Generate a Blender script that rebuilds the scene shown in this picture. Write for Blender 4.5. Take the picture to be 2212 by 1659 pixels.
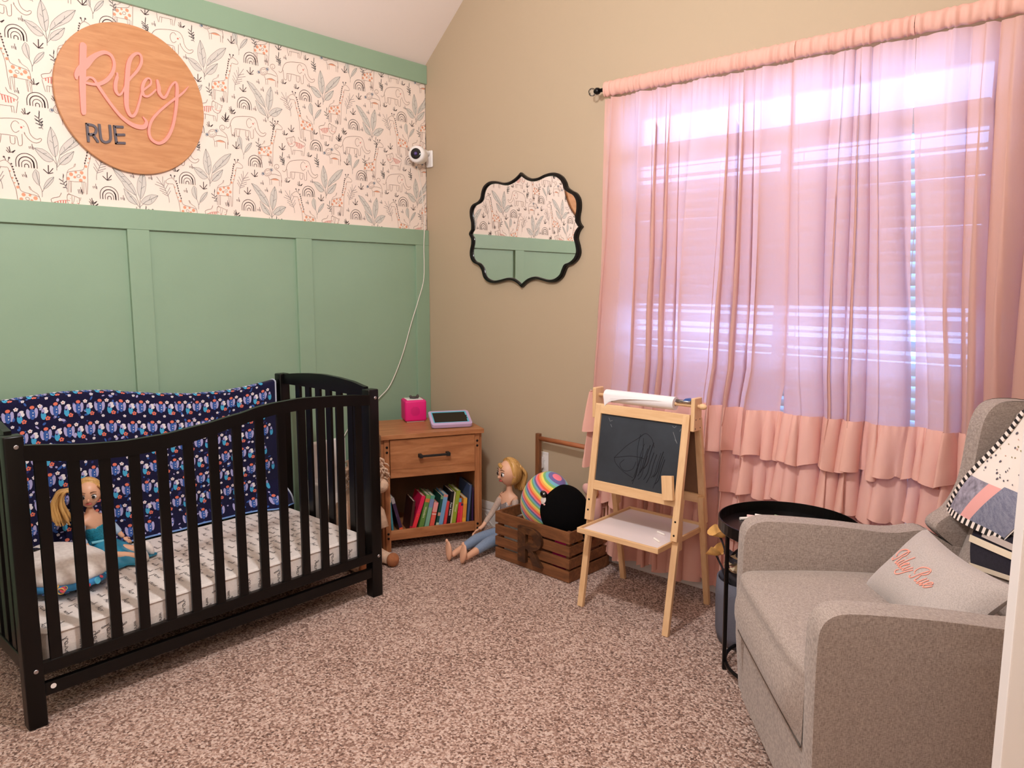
import bpy, bmesh, math, random
from mathutils import Vector, Matrix
from mathutils.geometry import tessellate_polygon
random.seed(7)
for o in list(bpy.data.objects): bpy.data.objects.remove(o)
SC = bpy.context.scene; COL = SC.collection
PI = math.pi
V = Vector

# ---------------------------------------------------------------- camera, world, lights, exposure
cam = bpy.data.cameras.new('camera'); cam.sensor_width = 36.0; cam.sensor_fit = 'HORIZONTAL'
cam.lens = 36.0*1594.06/2212; cam.clip_start = .05; cam.clip_end = 60
camo = bpy.data.objects.new('camera', cam); COL.objects.link(camo)
yaw, pitch, roll = 0.72648, 0.133168, -0.001722
F = V((-math.sin(yaw)*math.cos(pitch), math.cos(yaw)*math.cos(pitch), -math.sin(pitch)))
Rr = V((math.cos(yaw), math.sin(yaw), 0)); Dn = F.cross(Rr)
R2 = Rr*math.cos(roll)+Dn*math.sin(roll); D2 = Dn*math.cos(roll)-Rr*math.sin(roll)
m = Matrix.Identity(4)
for i in range(3): m[i][0] = R2[i]; m[i][1] = -D2[i]; m[i][2] = -F[i]
m.translation = V((3.405, -3.055, 1.40)); camo.matrix_world = m
SC.camera = camo

w = bpy.data.worlds.new('daylight'); SC.world = w; w.use_nodes = True
bg = w.node_tree.nodes['Background']; bg.inputs[0].default_value = (.34, .56, 1.0, 1); bg.inputs[1].default_value = 9.5

def lamp(kind, name, loc, energy, color, **kw):
    l = bpy.data.lights.new(name, kind); l.energy = energy; l.color = color
    for k, v in kw.items(): setattr(l, k, v)
    o = bpy.data.objects.new(name, l); o.location = loc; COL.objects.link(o); return o
lamp('POINT', 'ceiling_light', (2.0, -1.95, 2.45), 100, (.98, .985, .99), shadow_soft_size=.09)
lamp('POINT', 'doorway_light', (3.55, -3.75, 2.35), 38, (.98, .985, .99), shadow_soft_size=.25)
pw_ = lamp('AREA', 'window_daylight', (2.15, .16, 1.36), 10, (1, 1, 1), shape='RECTANGLE', size=1.52, size_y=1.74)
pw_.rotation_euler = (-PI/2, 0, 0)
try: pw_.data.cycles.is_portal = True
except Exception: pass

vs = SC.view_settings; vs.view_transform = 'Standard'; vs.look = 'None'; vs.exposure = 0.12; vs.gamma = 1.0; vs.use_curve_mapping = False

# ---------------------------------------------------------------- materials
def lin(c):
    return tuple(((x/255)/12.92 if x/255 <= .04045 else ((x/255+.055)/1.055)**2.4) for x in c)
class NT:
    def __init__(s, name):
        s.m = bpy.data.materials.new(name); s.m.use_nodes = True; s.t = s.m.node_tree; s.n = s.t.nodes
        s.b = s.n['Principled BSDF']; s.out = s.n['Material Output']
    def add(s, typ, **kw):
        x = s.n.new(typ)
        for k, v in kw.items():
            if k.startswith('_'): setattr(x, k[1:], v)
            else: x.inputs[k].default_value = v
        return x
    def link(s, a, b): s.t.links.new(a, b)
    def coord(s, scale=(1,1,1), rot=(0,0,0), which='Object'):
        tc = s.add('ShaderNodeTexCoord'); mp = s.add('ShaderNodeMapping')
        mp.inputs['Scale'].default_value = scale; mp.inputs['Rotation'].default_value = rot
        s.link(tc.outputs[which], mp.inputs['Vector']); return mp.outputs[0]
    def noise(s, vec, scale, detail=3, rough=.55, dist=0):
        x = s.add('ShaderNodeTexNoise'); x.inputs['Scale'].default_value = scale; x.inputs['Detail'].default_value = detail
        x.inputs['Roughness'].default_value = rough; x.inputs['Distortion'].default_value = dist
        s.link(vec, x.inputs['Vector']); return x.outputs['Fac']
    def ramp(s, fac, stops, interp='LINEAR'):
        r = s.add('ShaderNodeValToRGB'); r.color_ramp.interpolation = interp; e = r.color_ramp.elements
        while len(e) < len(stops): e.new(.5)
        for i, (p, c) in enumerate(stops): e[i].position = p; e[i].color = (*c, 1)
        s.link(fac, r.inputs[0]); return r.outputs[0]
    def bump(s, h, strength=.3, dist=.002):
        b = s.add('ShaderNodeBump'); b.inputs['Strength'].default_value = strength; b.inputs['Distance'].default_value = dist
        s.link(h, b.inputs['Height']); s.link(b.outputs[0], s.b.inputs['Normal'])
def plain(name, c, rough=.6, metal=0, var=0, vscale=12, bump=0, bscale=80, spec=None, coat=0):
    t = NT(name); L = lin(c); t.b.inputs['Base Color'].default_value = (*L, 1); t.b.inputs['Roughness'].default_value = rough
    t.b.inputs['Metallic'].default_value = metal
    if spec is not None: t.b.inputs['Specular IOR Level'].default_value = spec
    if coat: t.b.inputs['Coat Weight'].default_value = coat
    if var or bump: v = t.coord()
    if var:
        f = t.noise(v, vscale, 4)
        t.link(t.ramp(f, [(.3, tuple(x*(1-var) for x in L)), (.7, tuple(min(1, x*(1+var)) for x in L))]), t.b.inputs['Base Color'])
    if bump: t.bump(t.noise(v, bscale, 3), bump, .003)
    return t.m
def wood(name, c1, c2, scale=(1, 14, 14), rough=.5, nscale=3.0, c3=None, bump=.08):
    t = NT(name); v = t.coord(scale)
    f = t.noise(v, nscale, 6, .6, .6)
    st = [(.28, lin(c1)), (.72, lin(c2))]
    if c3: st = [(.25, lin(c1)), (.5, lin(c3)), (.75, lin(c2))]
    t.link(t.ramp(f, st), t.b.inputs['Base Color']); t.b.inputs['Roughness'].default_value = rough
    if bump: t.bump(f, bump, .002)
    return t.m
def fabric(name, c, c2=None, s=260, rough=.9, bump=.25, sheen=.15, aniso=6):
    t = NT(name); c2 = c2 or tuple(x*.84 for x in c)
    f1 = t.noise(t.coord((1, aniso, 1)), s/3, 2); f2 = t.noise(t.coord((aniso, 1, aniso)), s/3, 2)
    mx = t.add('ShaderNodeMath', _operation='ADD'); t.link(f1, mx.inputs[0]); t.link(f2, mx.inputs[1])
    hf = t.add('ShaderNodeMath', _operation='MULTIPLY'); hf.inputs[1].default_value = .5; t.link(mx.outputs[0], hf.inputs[0])
    t.link(t.ramp(hf.outputs[0], [(.36, lin(c2)), (.62, lin(c))]), t.b.inputs['Base Color'])
    t.b.inputs['Roughness'].default_value = rough; t.b.inputs['Sheen Weight'].default_value = sheen; t.b.inputs['Specular IOR Level'].default_value = .2
    if bump: t.bump(hf.outputs[0], bump, .0015)
    return t.m

def carpet_mat():
    t = NT('carpet_pile'); v = t.coord()
    vo = t.add('ShaderNodeTexVoronoi'); vo.inputs['Scale'].default_value = 150; t.link(v, vo.inputs['Vector'])
    n = t.noise(v, 95, 3, .7); nb = t.noise(v, 3.0, 3, .6)
    mx = t.add('ShaderNodeMath', _operation='MULTIPLY'); mx.inputs[1].default_value = .55
    sep = t.add('ShaderNodeSeparateColor'); t.link(vo.outputs['Color'], sep.inputs[0]); t.link(sep.outputs[0], mx.inputs[0])
    a = t.add('ShaderNodeMath', _operation='MULTIPLY_ADD'); a.inputs[1].default_value = .75; t.link(n, a.inputs[0]); t.link(mx.outputs[0], a.inputs[2])
    b = t.add('ShaderNodeMath', _operation='MULTIPLY_ADD'); b.inputs[1].default_value = .22; t.link(nb, b.inputs[0]); t.link(a.outputs[0], b.inputs[2])
    t.link(t.ramp(b.outputs[0], [(.46, lin((96, 66, 54))), (.66, lin((164, 128, 112))), (.82, lin((196, 162, 146))), (.97, lin((226, 198, 184)))]), t.b.inputs['Base Color'])
    t.b.inputs['Roughness'].default_value = 1; t.b.inputs['Specular IOR Level'].default_value = .05; t.b.inputs['Sheen Weight'].default_value = .2
    h = t.add('ShaderNodeMath', _operation='SUBTRACT'); t.link(n, h.inputs[0]); t.link(vo.outputs['Distance'], h.inputs[1])
    t.bump(h.outputs[0], .9, .006)
    return t.m
def curtain_mat(name, c, tr=.5, see=.10, tc=(1, 1, 1)):
    t = NT(name); L = lin(c)
    d = t.add('ShaderNodeBsdfDiffuse', Color=(*L, 1)); tl = t.add('ShaderNodeBsdfTranslucent', Color=(*tc, 1))
    tp = t.add('ShaderNodeBsdfTransparent', Color=(.95, .93, 1, 1))
    m1 = t.add('ShaderNodeMixShader'); m1.inputs[0].default_value = tr; t.link(d.outputs[0], m1.inputs[1]); t.link(tl.outputs[0], m1.inputs[2])
    m2 = t.add('ShaderNodeMixShader'); m2.inputs[0].default_value = see; t.link(m1.outputs[0], m2.inputs[1]); t.link(tp.outputs[0], m2.inputs[2])
    v = t.coord((1, 1, .35)); b = t.add('ShaderNodeBump'); b.inputs['Strength'].default_value = .25; b.inputs['Distance'].default_value = .004
    t.link(t.noise(v, 30, 4, .6, .5), b.inputs['Height'])
    t.link(b.outputs[0], d.inputs['Normal']); t.link(b.outputs[0], tl.inputs['Normal'])
    t.link(m2.outputs[0], t.out.inputs['Surface']); return t.m
def glass_mat():
    t = NT('window_glass'); tp = t.add('ShaderNodeBsdfTransparent', Color=(.95, .97, 1, 1)); g = t.add('ShaderNodeBsdfGlossy', Roughness=.02)
    mx = t.add('ShaderNodeMixShader'); fr = t.add('ShaderNodeFresnel', IOR=1.45); t.link(fr.outputs[0], mx.inputs[0])
    t.link(tp.outputs[0], mx.inputs[1]); t.link(g.outputs[0], mx.inputs[2]); t.link(mx.outputs[0], t.out.inputs['Surface']); return t.m
def stripes_mat():
    t = NT('rainbow_knit'); v = t.coord()
    sp = t.add('ShaderNodeSeparateXYZ'); t.link(v, sp.inputs[0])
    a = t.add('ShaderNodeMath', _operation='MULTIPLY_ADD'); a.inputs[1].default_value = .22; t.link(sp.outputs[0], a.inputs[0]); t.link(sp.outputs[2], a.inputs[2])
    n = t.noise(v, 9, 2); b = t.add('ShaderNodeMath', _operation='MULTIPLY_ADD'); b.inputs[1].default_value = .012; t.link(n, b.inputs[0]); t.link(a.outputs[0], b.inputs[2])
    k = t.add('ShaderNodeMath', _operation='MULTIPLY'); k.inputs[1].default_value = 15.5; t.link(b.outputs[0], k.inputs[0])
    f = t.add('ShaderNodeMath', _operation='FRACT'); t.link(k.outputs[0], f.inputs[0])
    cs = [(250, 130, 150), (255, 105, 70), (255, 175, 90), (245, 225, 110), (130, 190, 120), (120, 185, 205), (115, 105, 165)]
    t.link(t.ramp(f.outputs[0], [(i/7, lin(c)) for i, c in enumerate(cs)], 'CONSTANT'), t.b.inputs['Base Color'])
    t.b.inputs['Roughness'].default_value = .95; t.b.inputs['Sheen Weight'].default_value = .3
    t.bump(t.noise(v, 300, 2), .3, .002); return t.m

M = {}
M['wall_beige'] = plain('wall_beige', (186, 166, 140), .85, bump=.08, bscale=60)
M['ceiling'] = plain('ceiling_white', (236, 222, 214), .9, bump=.08, bscale=50)
M['white_wall'] = plain('white_wall', (232, 220, 210), .9)
M['paper'] = plain('wallpaper_cream', (246, 228, 216), .8)
M['green'] = plain('sage_green_paint', (144, 172, 146), .42, var=.03, vscale=3, bump=.04, bscale=120)
M['carpet'] = carpet_mat()
M['trim'] = plain('white_trim', (235, 228, 224), .4)
M['ink_b'] = plain('ink_brown', (138, 112, 102), .8); M['ink_d'] = plain('ink_grey', (96, 84, 84), .8); M['ink_k'] = plain('ink_dark', (66, 52, 52), .8)
M['ink_t'] = plain('ink_leaf', (214, 208, 200), .8); M['ink_o'] = plain('ink_orange', (226, 158, 126), .8); M['ink_r'] = plain('ink_red', (208, 118, 106), .8)
M['ink_g'] = plain('ink_line', (100, 98, 98), .8); M['ink_n'] = plain('ink_blue', (110, 124, 140), .8); M['ink_v'] = plain('ink_frond', (140, 126, 126), .8)
M['black'] = plain('black_lacquer', (8, 6, 6), .3, spec=.3)
M['black_matte'] = plain('black_matte', (16, 15, 16), .6)
M['black_fur'] = plain('black_plush', (9, 8, 9), 1, bump=.5, bscale=200, spec=.1)
M['bolt'] = plain('dark_bolt', (40, 36, 34), .35, .9)
M['chrome'] = plain('silver_metal', (190, 190, 195), .25, 1)
M['white'] = plain('white_plastic', (240, 236, 234), .35)
M['sticker'] = plain('white_sticker', (245, 240, 236), .5)
M['sheet'] = fabric('white_sheet', (240, 230, 224), (226, 214, 208), 300, .9, .1)
M['sheet_ink'] = plain('sheet_script', (98, 92, 94), .9)
M['navy'] = fabric('navy_blanket', (24, 22, 62), (16, 14, 46), 300, .9, .15)
M['sign_wood'] = wood('sign_birch', (188, 128, 84), (212, 156, 110), (1, 1.2, 9), .4, 5, bump=.04)
M['pink_letter'] = plain('pink_acrylic', (247, 160, 148), .3)
M['grey_letter'] = plain('grey_letter', (92, 84, 92), .4)
M['ns_wood'] = wood('rustic_oak', (140, 84, 50), (196, 136, 92), (2.2, 22, 14), .45, 2.4, (172, 112, 70))
M['ns_woodv'] = wood('rustic_oak_upright', (140, 84, 50), (192, 132, 88), (20, 20, 2.0), .45, 2.4, (168, 108, 68))
M['crate'] = wood('stained_pine', (96, 58, 34), (150, 98, 60), (2, 16, 16), .6, 3.2, (122, 76, 44))
M['crate_v'] = wood('stained_pine_upright', (92, 54, 32), (146, 92, 56), (18, 18, 2), .6, 3.2, (120, 74, 44))
M['letter_wood'] = wood('burnt_letter', (36, 22, 14), (122, 80, 46), (3, 6, 5), .45, 5, (70, 42, 24))
M['dowel'] = wood('reddish_dowel', (150, 84, 50), (182, 112, 72), (2, 20, 20), .5)
M['pine'] = wood('pale_pine', (222, 176, 128), (240, 202, 156), (16, 16, 1.6), .5, 3)
M['pine_h'] = wood('pale_pine_rail', (222, 176, 128), (240, 202, 156), (1.6, 16, 16), .5, 3)
M['plywood'] = plain('brown_board', (120, 84, 58), .7, var=.1)
M['chalkboard'] = plain('chalkboard', (46, 52, 60), .75, var=.22, vscale=7)
M['chalkmark'] = plain('dark_scribble', (20, 20, 28), .9); M['chalkdust'] = plain('chalk_smudge', (120, 124, 128), .9)
M['paperroll'] = plain('white_paper', (240, 234, 236), .7)
M['whitetray'] = plain('white_melamine', (240, 226, 226), .35)
M['chalk'] = plain('white_chalk', (244, 236, 228), .9); M['chalk_pink'] = plain('pink_chalk', (240, 200, 196), .9); M['chalk_green'] = plain('green_chalk', (170, 200, 160), .9)
M['blue'] = plain('blue_plastic', (70, 96, 160), .35)
M['chair'] = fabric('grey_linen', (184, 168, 158), (134, 120, 112), 330, .95, .35, .2)
M['welt'] = plain('dark_seam', (84, 74, 68), .9)
M['pillow'] = fabric('grey_fleece', (192, 180, 174), (174, 162, 156), 900, 1, .2, .35, 1)
M['coral_thread'] = plain('coral_thread', (250, 160, 140), .6)
M['curtain'] = curtain_mat('pink_curtain', (250, 198, 180), .44, .055, (.78, .66, .74))
M['ruffle'] = curtain_mat('pink_ruffle', (252, 198, 182), .25, .0, (.75, .5, .46))
M['glass'] = glass_mat()
M['mirror'] = plain('mirror_glass', (240, 240, 240), .0, 1)
M['blind'] = plain('white_blind', (225, 228, 235), .5)
M['skin'] = plain('doll_vinyl', (228, 176, 146), .45); M['skin2'] = plain('doll_vinyl_pale', (226, 172, 140), .4)
M['blonde'] = wood('doll_hair', (170, 120, 60), (232, 190, 120), (30, 30, 3), .4, 4, (206, 158, 92), .3)
M['jeans'] = fabric('blue_leggings', (138, 156, 182), (118, 136, 164), 400, .9, .15)
M['silver'] = plain('silver_sequins', (170, 164, 166), .3, .5, var=.35, vscale=160, bump=.5, bscale=200)
M['sleeve'] = fabric('sheer_sleeve', (206, 182, 168), None, 300)
M['teal'] = plain('teal_satin', (34, 128, 160), .35, var=.25, vscale=30)
M['sequin'] = plain('teal_sequins', (46, 150, 176), .25, .3, var=.4, vscale=180, bump=.5, bscale=220)
M['tulle'] = plain('pale_tulle', (168, 190, 214), .7)
M['lip'] = plain('doll_lips', (186, 84, 80), .4); M['eye'] = plain('black_eye', (14, 10, 12), .08, coat=.5); M['eyewhite'] = plain('eye_white', (240, 236, 234), .2)
M['brow'] = plain('doll_brow', (110, 70, 44), .7)
M['plush_white'] = fabric('white_plush', (238, 228, 222), (222, 210, 204), 200, 1, .2, .4, 1)
M['plush_blue'] = plain('blue_plush', (60, 136, 190), .9, var=.25, vscale=14)
M['magenta'] = plain('magenta_shell', (226, 20, 122), .5, bump=.15, bscale=300)
M['magenta_dark'] = plain('speaker_dot', (150, 10, 80), .7)
M['dark_toy'] = plain('dark_toy', (62, 52, 52), .4)
M['lilac'] = plain('lilac_foam', (194, 168, 204), .6); M['aqua'] = plain('aqua_bezel', (92, 180, 204), .5); M['screen'] = plain('black_screen', (14, 10, 10), .08)
M['felt'] = plain('grey_felt', (104, 104, 116), 1, bump=.4, bscale=160)
M['scrap_y'] = plain('mustard_fabric', (224, 176, 104), .9, var=.2, vscale=25); M['scrap_d'] = plain('dark_fabric', (52, 46, 52), .9, var=.4, vscale=25); M['scrap_c'] = plain('cream_fabric', (226, 204, 170), .9, var=.2, vscale=30)
M['cream_fur'] = plain('cream_fur', (222, 190, 164), 1, var=.15, vscale=40, bump=.8, bscale=90); M['tan'] = plain('tan_fur', (176, 112, 74), 1, var=.2, vscale=20, bump=.6, bscale=120)
M['rainbow'] = stripes_mat()
M['pinkplush'] = plain('pink_plush', (236, 184, 176), 1, bump=.4, bscale=150); M['orange'] = plain('orange_cloth', (216, 140, 40), .8)
M['cable'] = plain('white_cable', (236, 228, 220), .5)
M['cream'] = plain('cream_ribbing', (232, 214, 188), .9, bump=.3, bscale=200); M['navyknit'] = fabric('navy_knit', (40, 36, 48), (28, 24, 36), 260, 1, .3)
M['q_white'] = plain('white_print_cotton', (240, 226, 216), .9); M['q_paisley'] = plain('paisley_cotton', (150, 142, 156), .9, var=.45, vscale=55)
M['q_pink'] = plain('pink_cotton', (240, 172, 166), .9); M['q_denim'] = fabric('chambray', (150, 150, 166), (112, 112, 134), 140, .95, .2, .1, 9)
M['page'] = plain('book_pages', (226, 212, 190), .9)
M['crystal'] = glass_mat()
_cm = {}
def colour(c, rough=.5):
    k = (c, rough)
    if k not in _cm: _cm[k] = plain('colour_%d_%d_%d' % c, c, rough)
    return _cm[k]

# ---------------------------------------------------------------- geometry collector
class G:
    def __init__(s): s.v = []; s.f = []
    def add(s, vs, fs):
        o = len(s.v); s.v += [tuple(p) for p in vs]; s.f += [tuple(i+o for i in f) for f in fs]; return s
    def box(s, c, d, R=None):
        vs = []
        for x in (-.5, .5):
            for y in (-.5, .5):
                for z in (-.5, .5):
                    p = V((x*d[0], y*d[1], z*d[2]))
                    if R: p = R @ p
                    vs.append(p+V(c))
        return s.add(vs, [(0,1,3,2), (4,6,7,5), (0,4,5,1), (2,3,7,6), (0,2,6,4), (1,5,7,3)])
    def bb(s, x0, x1, y0, y1, z0, z1): return s.box(((x0+x1)/2, (y0+y1)/2, (z0+z1)/2), (x1-x0, y1-y0, z1-z0))
    def bar(s, p0, p1, wx, wy, up=(0, 0, 1)):
        p0, p1 = V(p0), V(p1); z = (p1-p0).normalized(); x = V(up).cross(z)
        if x.length < 1e-4: x = V((1, 0, 0))
        x.normalize(); y = z.cross(x); vs = []
        for p in (p0, p1):
            for a, b in ((-1, -1), (1, -1), (1, 1), (-1, 1)): vs.append(p+x*a*wx/2+y*b*wy/2)
        return s.add(vs, [(3,2,1,0), (4,5,6,7), (0,1,5,4), (1,2,6,5), (2,3,7,6), (3,0,4,7)])
    def tube(s, pts, r, n=8, closed=False, cap=True):
        pts = [V(p) for p in pts]; N = len(pts); rs = r if isinstance(r, (list, tuple)) else [r]*N
        prev = None; rings = []
        for i, p in enumerate(pts):
            a = pts[(i-1) % N] if (i or closed) else p; b = pts[(i+1) % N] if (i < N-1 or closed) else p
            t = (b-a).normalized()
            if prev is None:
                x = t.orthogonal().normalized()
            else:
                x = prev-t*prev.dot(t); x = x.normalized() if x.length > 1e-6 else t.orthogonal().normalized()
            prev = x; y = t.cross(x)
            rings.append([p+(x*math.cos(2*PI*k/n)+y*math.sin(2*PI*k/n))*rs[i] for k in range(n)])
        vs = [q for r_ in rings for q in r_]; fs = []
        for i in range(N if closed else N-1):
            j = (i+1) % N
            for k in range(n): fs.append((i*n+k, i*n+(k+1) % n, j*n+(k+1) % n, j*n+k))
        if cap and not closed: fs += [tuple(range(n-1, -1, -1)), tuple((N-1)*n+k for k in range(n))]
        return s.add(vs, fs)
    def cyl(s, p0, p1, r0, r1=None, n=16): return s.tube([p0, p1], [r0, r0 if r1 is None else r1], n)
    def ell(s, c, r, nu=16, nv=10, R=None, fn=None):
        vs = []; fs = []
        if not isinstance(r, (list, tuple)): r = (r, r, r)
        for j in range(nv+1):
            ph = PI*j/nv-PI/2
            for i in range(nu):
                th = 2*PI*i/nu; p = V((math.cos(ph)*math.cos(th)*r[0], math.cos(ph)*math.sin(th)*r[1], math.sin(ph)*r[2]))
                if fn: p = fn(p)
                if R: p = R @ p
                vs.append(p+V(c))
        for j in range(nv):
            for i in range(nu): fs.append((j*nu+i, j*nu+(i+1) % nu, (j+1)*nu+(i+1) % nu, (j+1)*nu+i))
        return s.add(vs, fs)
    def lathe(s, prof, n=24, c=(0, 0, 0), R=None):
        vs = []; fs = []; N = len(prof)
        for r, z in prof:
            for k in range(n):
                p = V((r*math.cos(2*PI*k/n), r*math.sin(2*PI*k/n), z))
                if R: p = R @ p
                vs.append(p+V(c))
        for i in range(N-1):
            for k in range(n): fs.append((i*n+k, i*n+(k+1) % n, (i+1)*n+(k+1) % n, (i+1)*n+k))
        if prof[0][0] > 1e-5: fs.append(tuple(range(n-1, -1, -1)))
        if prof[-1][0] > 1e-5: fs.append(tuple((N-1)*n+k for k in range(n)))
        return s.add(vs, fs)
    def grid(s, fn, nu, nv, closed=False):
        vs = [fn(i/nu, j/nv) for j in range(nv+1) for i in range(nu+(0 if closed else 1))]; W = nu+(0 if closed else 1); fs = []
        for j in range(nv):
            for i in range(nu): fs.append((j*W+i, j*W+(i+1) % W, (j+1)*W+(i+1) % W, (j+1)*W+i))
        return s.add(vs, fs)
    def prism(s, pts, h, o=(0,0,0), ax=(1,0,0), ay=(0,1,0), az=(0,0,1)):
        o, ax, ay, az = V(o), V(ax), V(ay), V(az); n = len(pts)
        vs = [o+ax*p[0]+ay*p[1] for p in pts]+[o+ax*p[0]+ay*p[1]+az*h for p in pts]
        tri = tessellate_polygon([[V((p[0], p[1], 0)) for p in pts]])
        fs = [tuple(t) for t in tri]+[tuple(i+n for i in reversed(t)) for t in tri]
        fs += [(i, (i+1) % n, (i+1) % n+n, i+n) for i in range(n)]
        return s.add(vs, fs)
    def flat(s, pts3):
        tri = tessellate_polygon([[V(p) for p in pts3]]); return s.add(pts3, [tuple(t) for t in tri])
    def ribbon(s, pts, wd, nrm, closed=False, thick=0):
        pts = [V(p) for p in pts]; nrm = V(nrm).normalized(); N = len(pts); ws = wd if isinstance(wd, (list, tuple)) else [wd]*N
        L = []; Rt = []
        for i, p in enumerate(pts):
            a = pts[i-1] if i else p; b = pts[i+1] if i < N-1 else p
            t = (b-a); t = t-nrm*t.dot(nrm)
            t = t.normalized() if t.length > 1e-9 else nrm.orthogonal().normalized()
            x = nrm.cross(t); L.append(p+x*ws[i]/2); Rt.append(p-x*ws[i]/2)
        if not thick: return s.add(L+Rt, [(i, i+1, N+i+1, N+i) for i in range(N-1)])
        T = nrm*thick; vs = L+Rt+[p+T for p in L]+[p+T for p in Rt]; fs = []
        for i in range(N-1):
            fs += [(i, i+1, N+i+1, N+i), (2*N+i, 3*N+i, 3*N+i+1, 2*N+i+1), (i, 2*N+i, 2*N+i+1, i+1), (N+i, N+i+1, 3*N+i+1, 3*N+i)]
        fs += [(0, N, 3*N, 2*N), (N-1, 3*N-1, 4*N-1, 2*N-1)]
        return s.add(vs, fs)
    def disc(s, c, r, nrm, n=10, ry=None, xa=None):
        nrm = V(nrm).normalized(); x = V(xa) if xa else nrm.orthogonal().normalized(); y = nrm.cross(x); c = V(c); ry = ry or r
        return s.add([c+x*r*math.cos(2*PI*k/n)+y*ry*math.sin(2*PI*k/n) for k in range(n)], [tuple(range(n))])
    def xf(s, M_): s.v = [tuple(M_ @ V(p)) for p in s.v]; return s
    def obj(s, name, mat, parent=None, smooth=False, bevel=0, seg=2, sub=0, loc=None, fix=True, **props):
        me = bpy.data.meshes.new(name); bm = bmesh.new()
        vv = [bm.verts.new(p) for p in s.v]
        for f in s.f:
            try: bm.faces.new([vv[i] for i in f])
            except ValueError: pass
        if fix: bmesh.ops.recalc_face_normals(bm, faces=bm.faces)
        if bevel:
            es = [e for e in bm.edges if len(e.link_faces) == 2 and e.calc_face_angle(0) > .6]
            bmesh.ops.bevel(bm, geom=es, offset=bevel, segments=seg, profile=.5, affect='EDGES', clamp_overlap=True)
        for f in bm.faces: f.smooth = smooth or bool(bevel and seg > 2)
        bm.to_mesh(me); bm.free()
        me.materials.append(mat if not isinstance(mat, str) else M[mat])
        o = bpy.data.objects.new(name, me); COL.objects.link(o)
        if parent: o.parent = parent
        if loc: o.location = loc
        if sub:
            md = o.modifiers.new('sub', 'SUBSURF'); md.levels = sub; md.render_levels = sub
        for k, v_ in props.items(): o[k] = v_
        return o
def bx(x0, x1, y0, y1, z0, z1): return G().bb(x0, x1, y0, y1, z0, z1)
def tag(o, label, cat, group=None):
    o['label'] = label; o['category'] = cat
    if group: o['group'] = group
    return o
def thing(name, label, cat, loc=(0,0,0), rz=0, group=None, rot=None, scale=1):
    o = bpy.data.objects.new(name, None); o.empty_display_size = .05; COL.objects.link(o)
    o.location = loc; o.rotation_euler = rot if rot else (0, 0, rz); o.scale = (scale,)*3
    return tag(o, label, cat, group)
def copypart(src, name=None, parent=None, loc=None, rot=None):
    c = src.copy(); COL.objects.link(c)
    if name: c.name = name
    if parent is not None: c.parent = parent
    if loc: c.location = loc
    if rot: c.rotation_euler = rot
    return c
def struct(o): o['kind'] = 'structure'; return o
def text_obj(body, size, name, mat, parent, Mx, extrude=.0005, align='CENTER'):
    cu = bpy.data.curves.new(name, 'FONT'); cu.body = body; cu.size = size; cu.extrude = extrude; cu.align_x = align; cu.align_y = 'CENTER'; cu.resolution_u = 3
    t = bpy.data.objects.new('tmp_text', cu); COL.objects.link(t)
    dg = bpy.context.evaluated_depsgraph_get(); me = bpy.data.meshes.new_from_object(t.evaluated_get(dg)); bpy.data.objects.remove(t); bpy.data.curves.remove(cu)
    me.name = name; me.transform(Mx); me.materials.clear(); me.materials.append(M[mat] if isinstance(mat, str) else mat)
    o = bpy.data.objects.new(name, me); COL.objects.link(o); o.parent = parent; return o
def skin_obj(name, verts, edges, rad, mat, parent, root=0, levels=2, **props):
    me = bpy.data.meshes.new(name); me.from_pydata(verts, edges, [])
    t = bpy.data.objects.new('tmp_skin', me); COL.objects.link(t)
    md = t.modifiers.new('skin', 'SKIN'); md.use_smooth_shade = True
    sv = me.skin_vertices[0].data
    for i, r in enumerate(rad): sv[i].radius = r if isinstance(r, (tuple, list)) else (r, r); sv[i].use_root = (i == root)
    s2 = t.modifiers.new('sub', 'SUBSURF'); s2.levels = levels; s2.render_levels = levels
    dg = bpy.context.evaluated_depsgraph_get(); out = bpy.data.meshes.new_from_object(t.evaluated_get(dg)); bpy.data.objects.remove(t)
    out.name = name; out.materials.clear(); out.materials.append(M[mat] if isinstance(mat, str) else mat)
    for p in out.polygons: p.use_smooth = True
    o = bpy.data.objects.new(name, out); COL.objects.link(o); o.parent = parent
    for k, v_ in props.items(): o[k] = v_
    return o
def interp(tab, x):
    if x <= tab[0][0]: return tab[0][1]
    for (a, b), (c, d) in zip(tab, tab[1:]):
        if x <= c: t = (x-a)/(c-a); t = t*t*(3-2*t)*.35+t*.65; return b+(d-b)*t
    return tab[-1][1]
def smooth_pts(pts, n=4, closed=False):
    out = []; N = len(pts)
    for i in range(N if closed else N-1):
        g = lambda k: pts[k % N] if closed else pts[max(0, min(N-1, k))]
        p0, p1, p2, p3 = g(i-1), g(i), g(i+1), g(i+2)
        for j in range(n):
            t = j/n
            out.append(tuple(.5*(2*b+(c-a)*t+(2*a-5*b+4*c-d)*t*t+(3*b-a-3*c+d)*t**3) for a, b, c, d in zip(p0, p1, p2, p3)))
    if not closed: out.append(tuple(pts[-1]))
    return out
def RZ(a): return Matrix.Rotation(a, 3, 'Z')
def RX(a): return Matrix.Rotation(a, 3, 'X')
def RY(a): return Matrix.Rotation(a, 3, 'Y')

# ---------------------------------------------------------------- room shell
XR, YF = 4.05, -4.3
struct(bx(-.15, XR+.15, YF-.15, .15, -.12, 0).obj('floor', 'carpet'))
wl = struct(bx(-.15, 0, YF-.15, .15, 0, 2.673).obj('wall_left', 'white_wall'))
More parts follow.
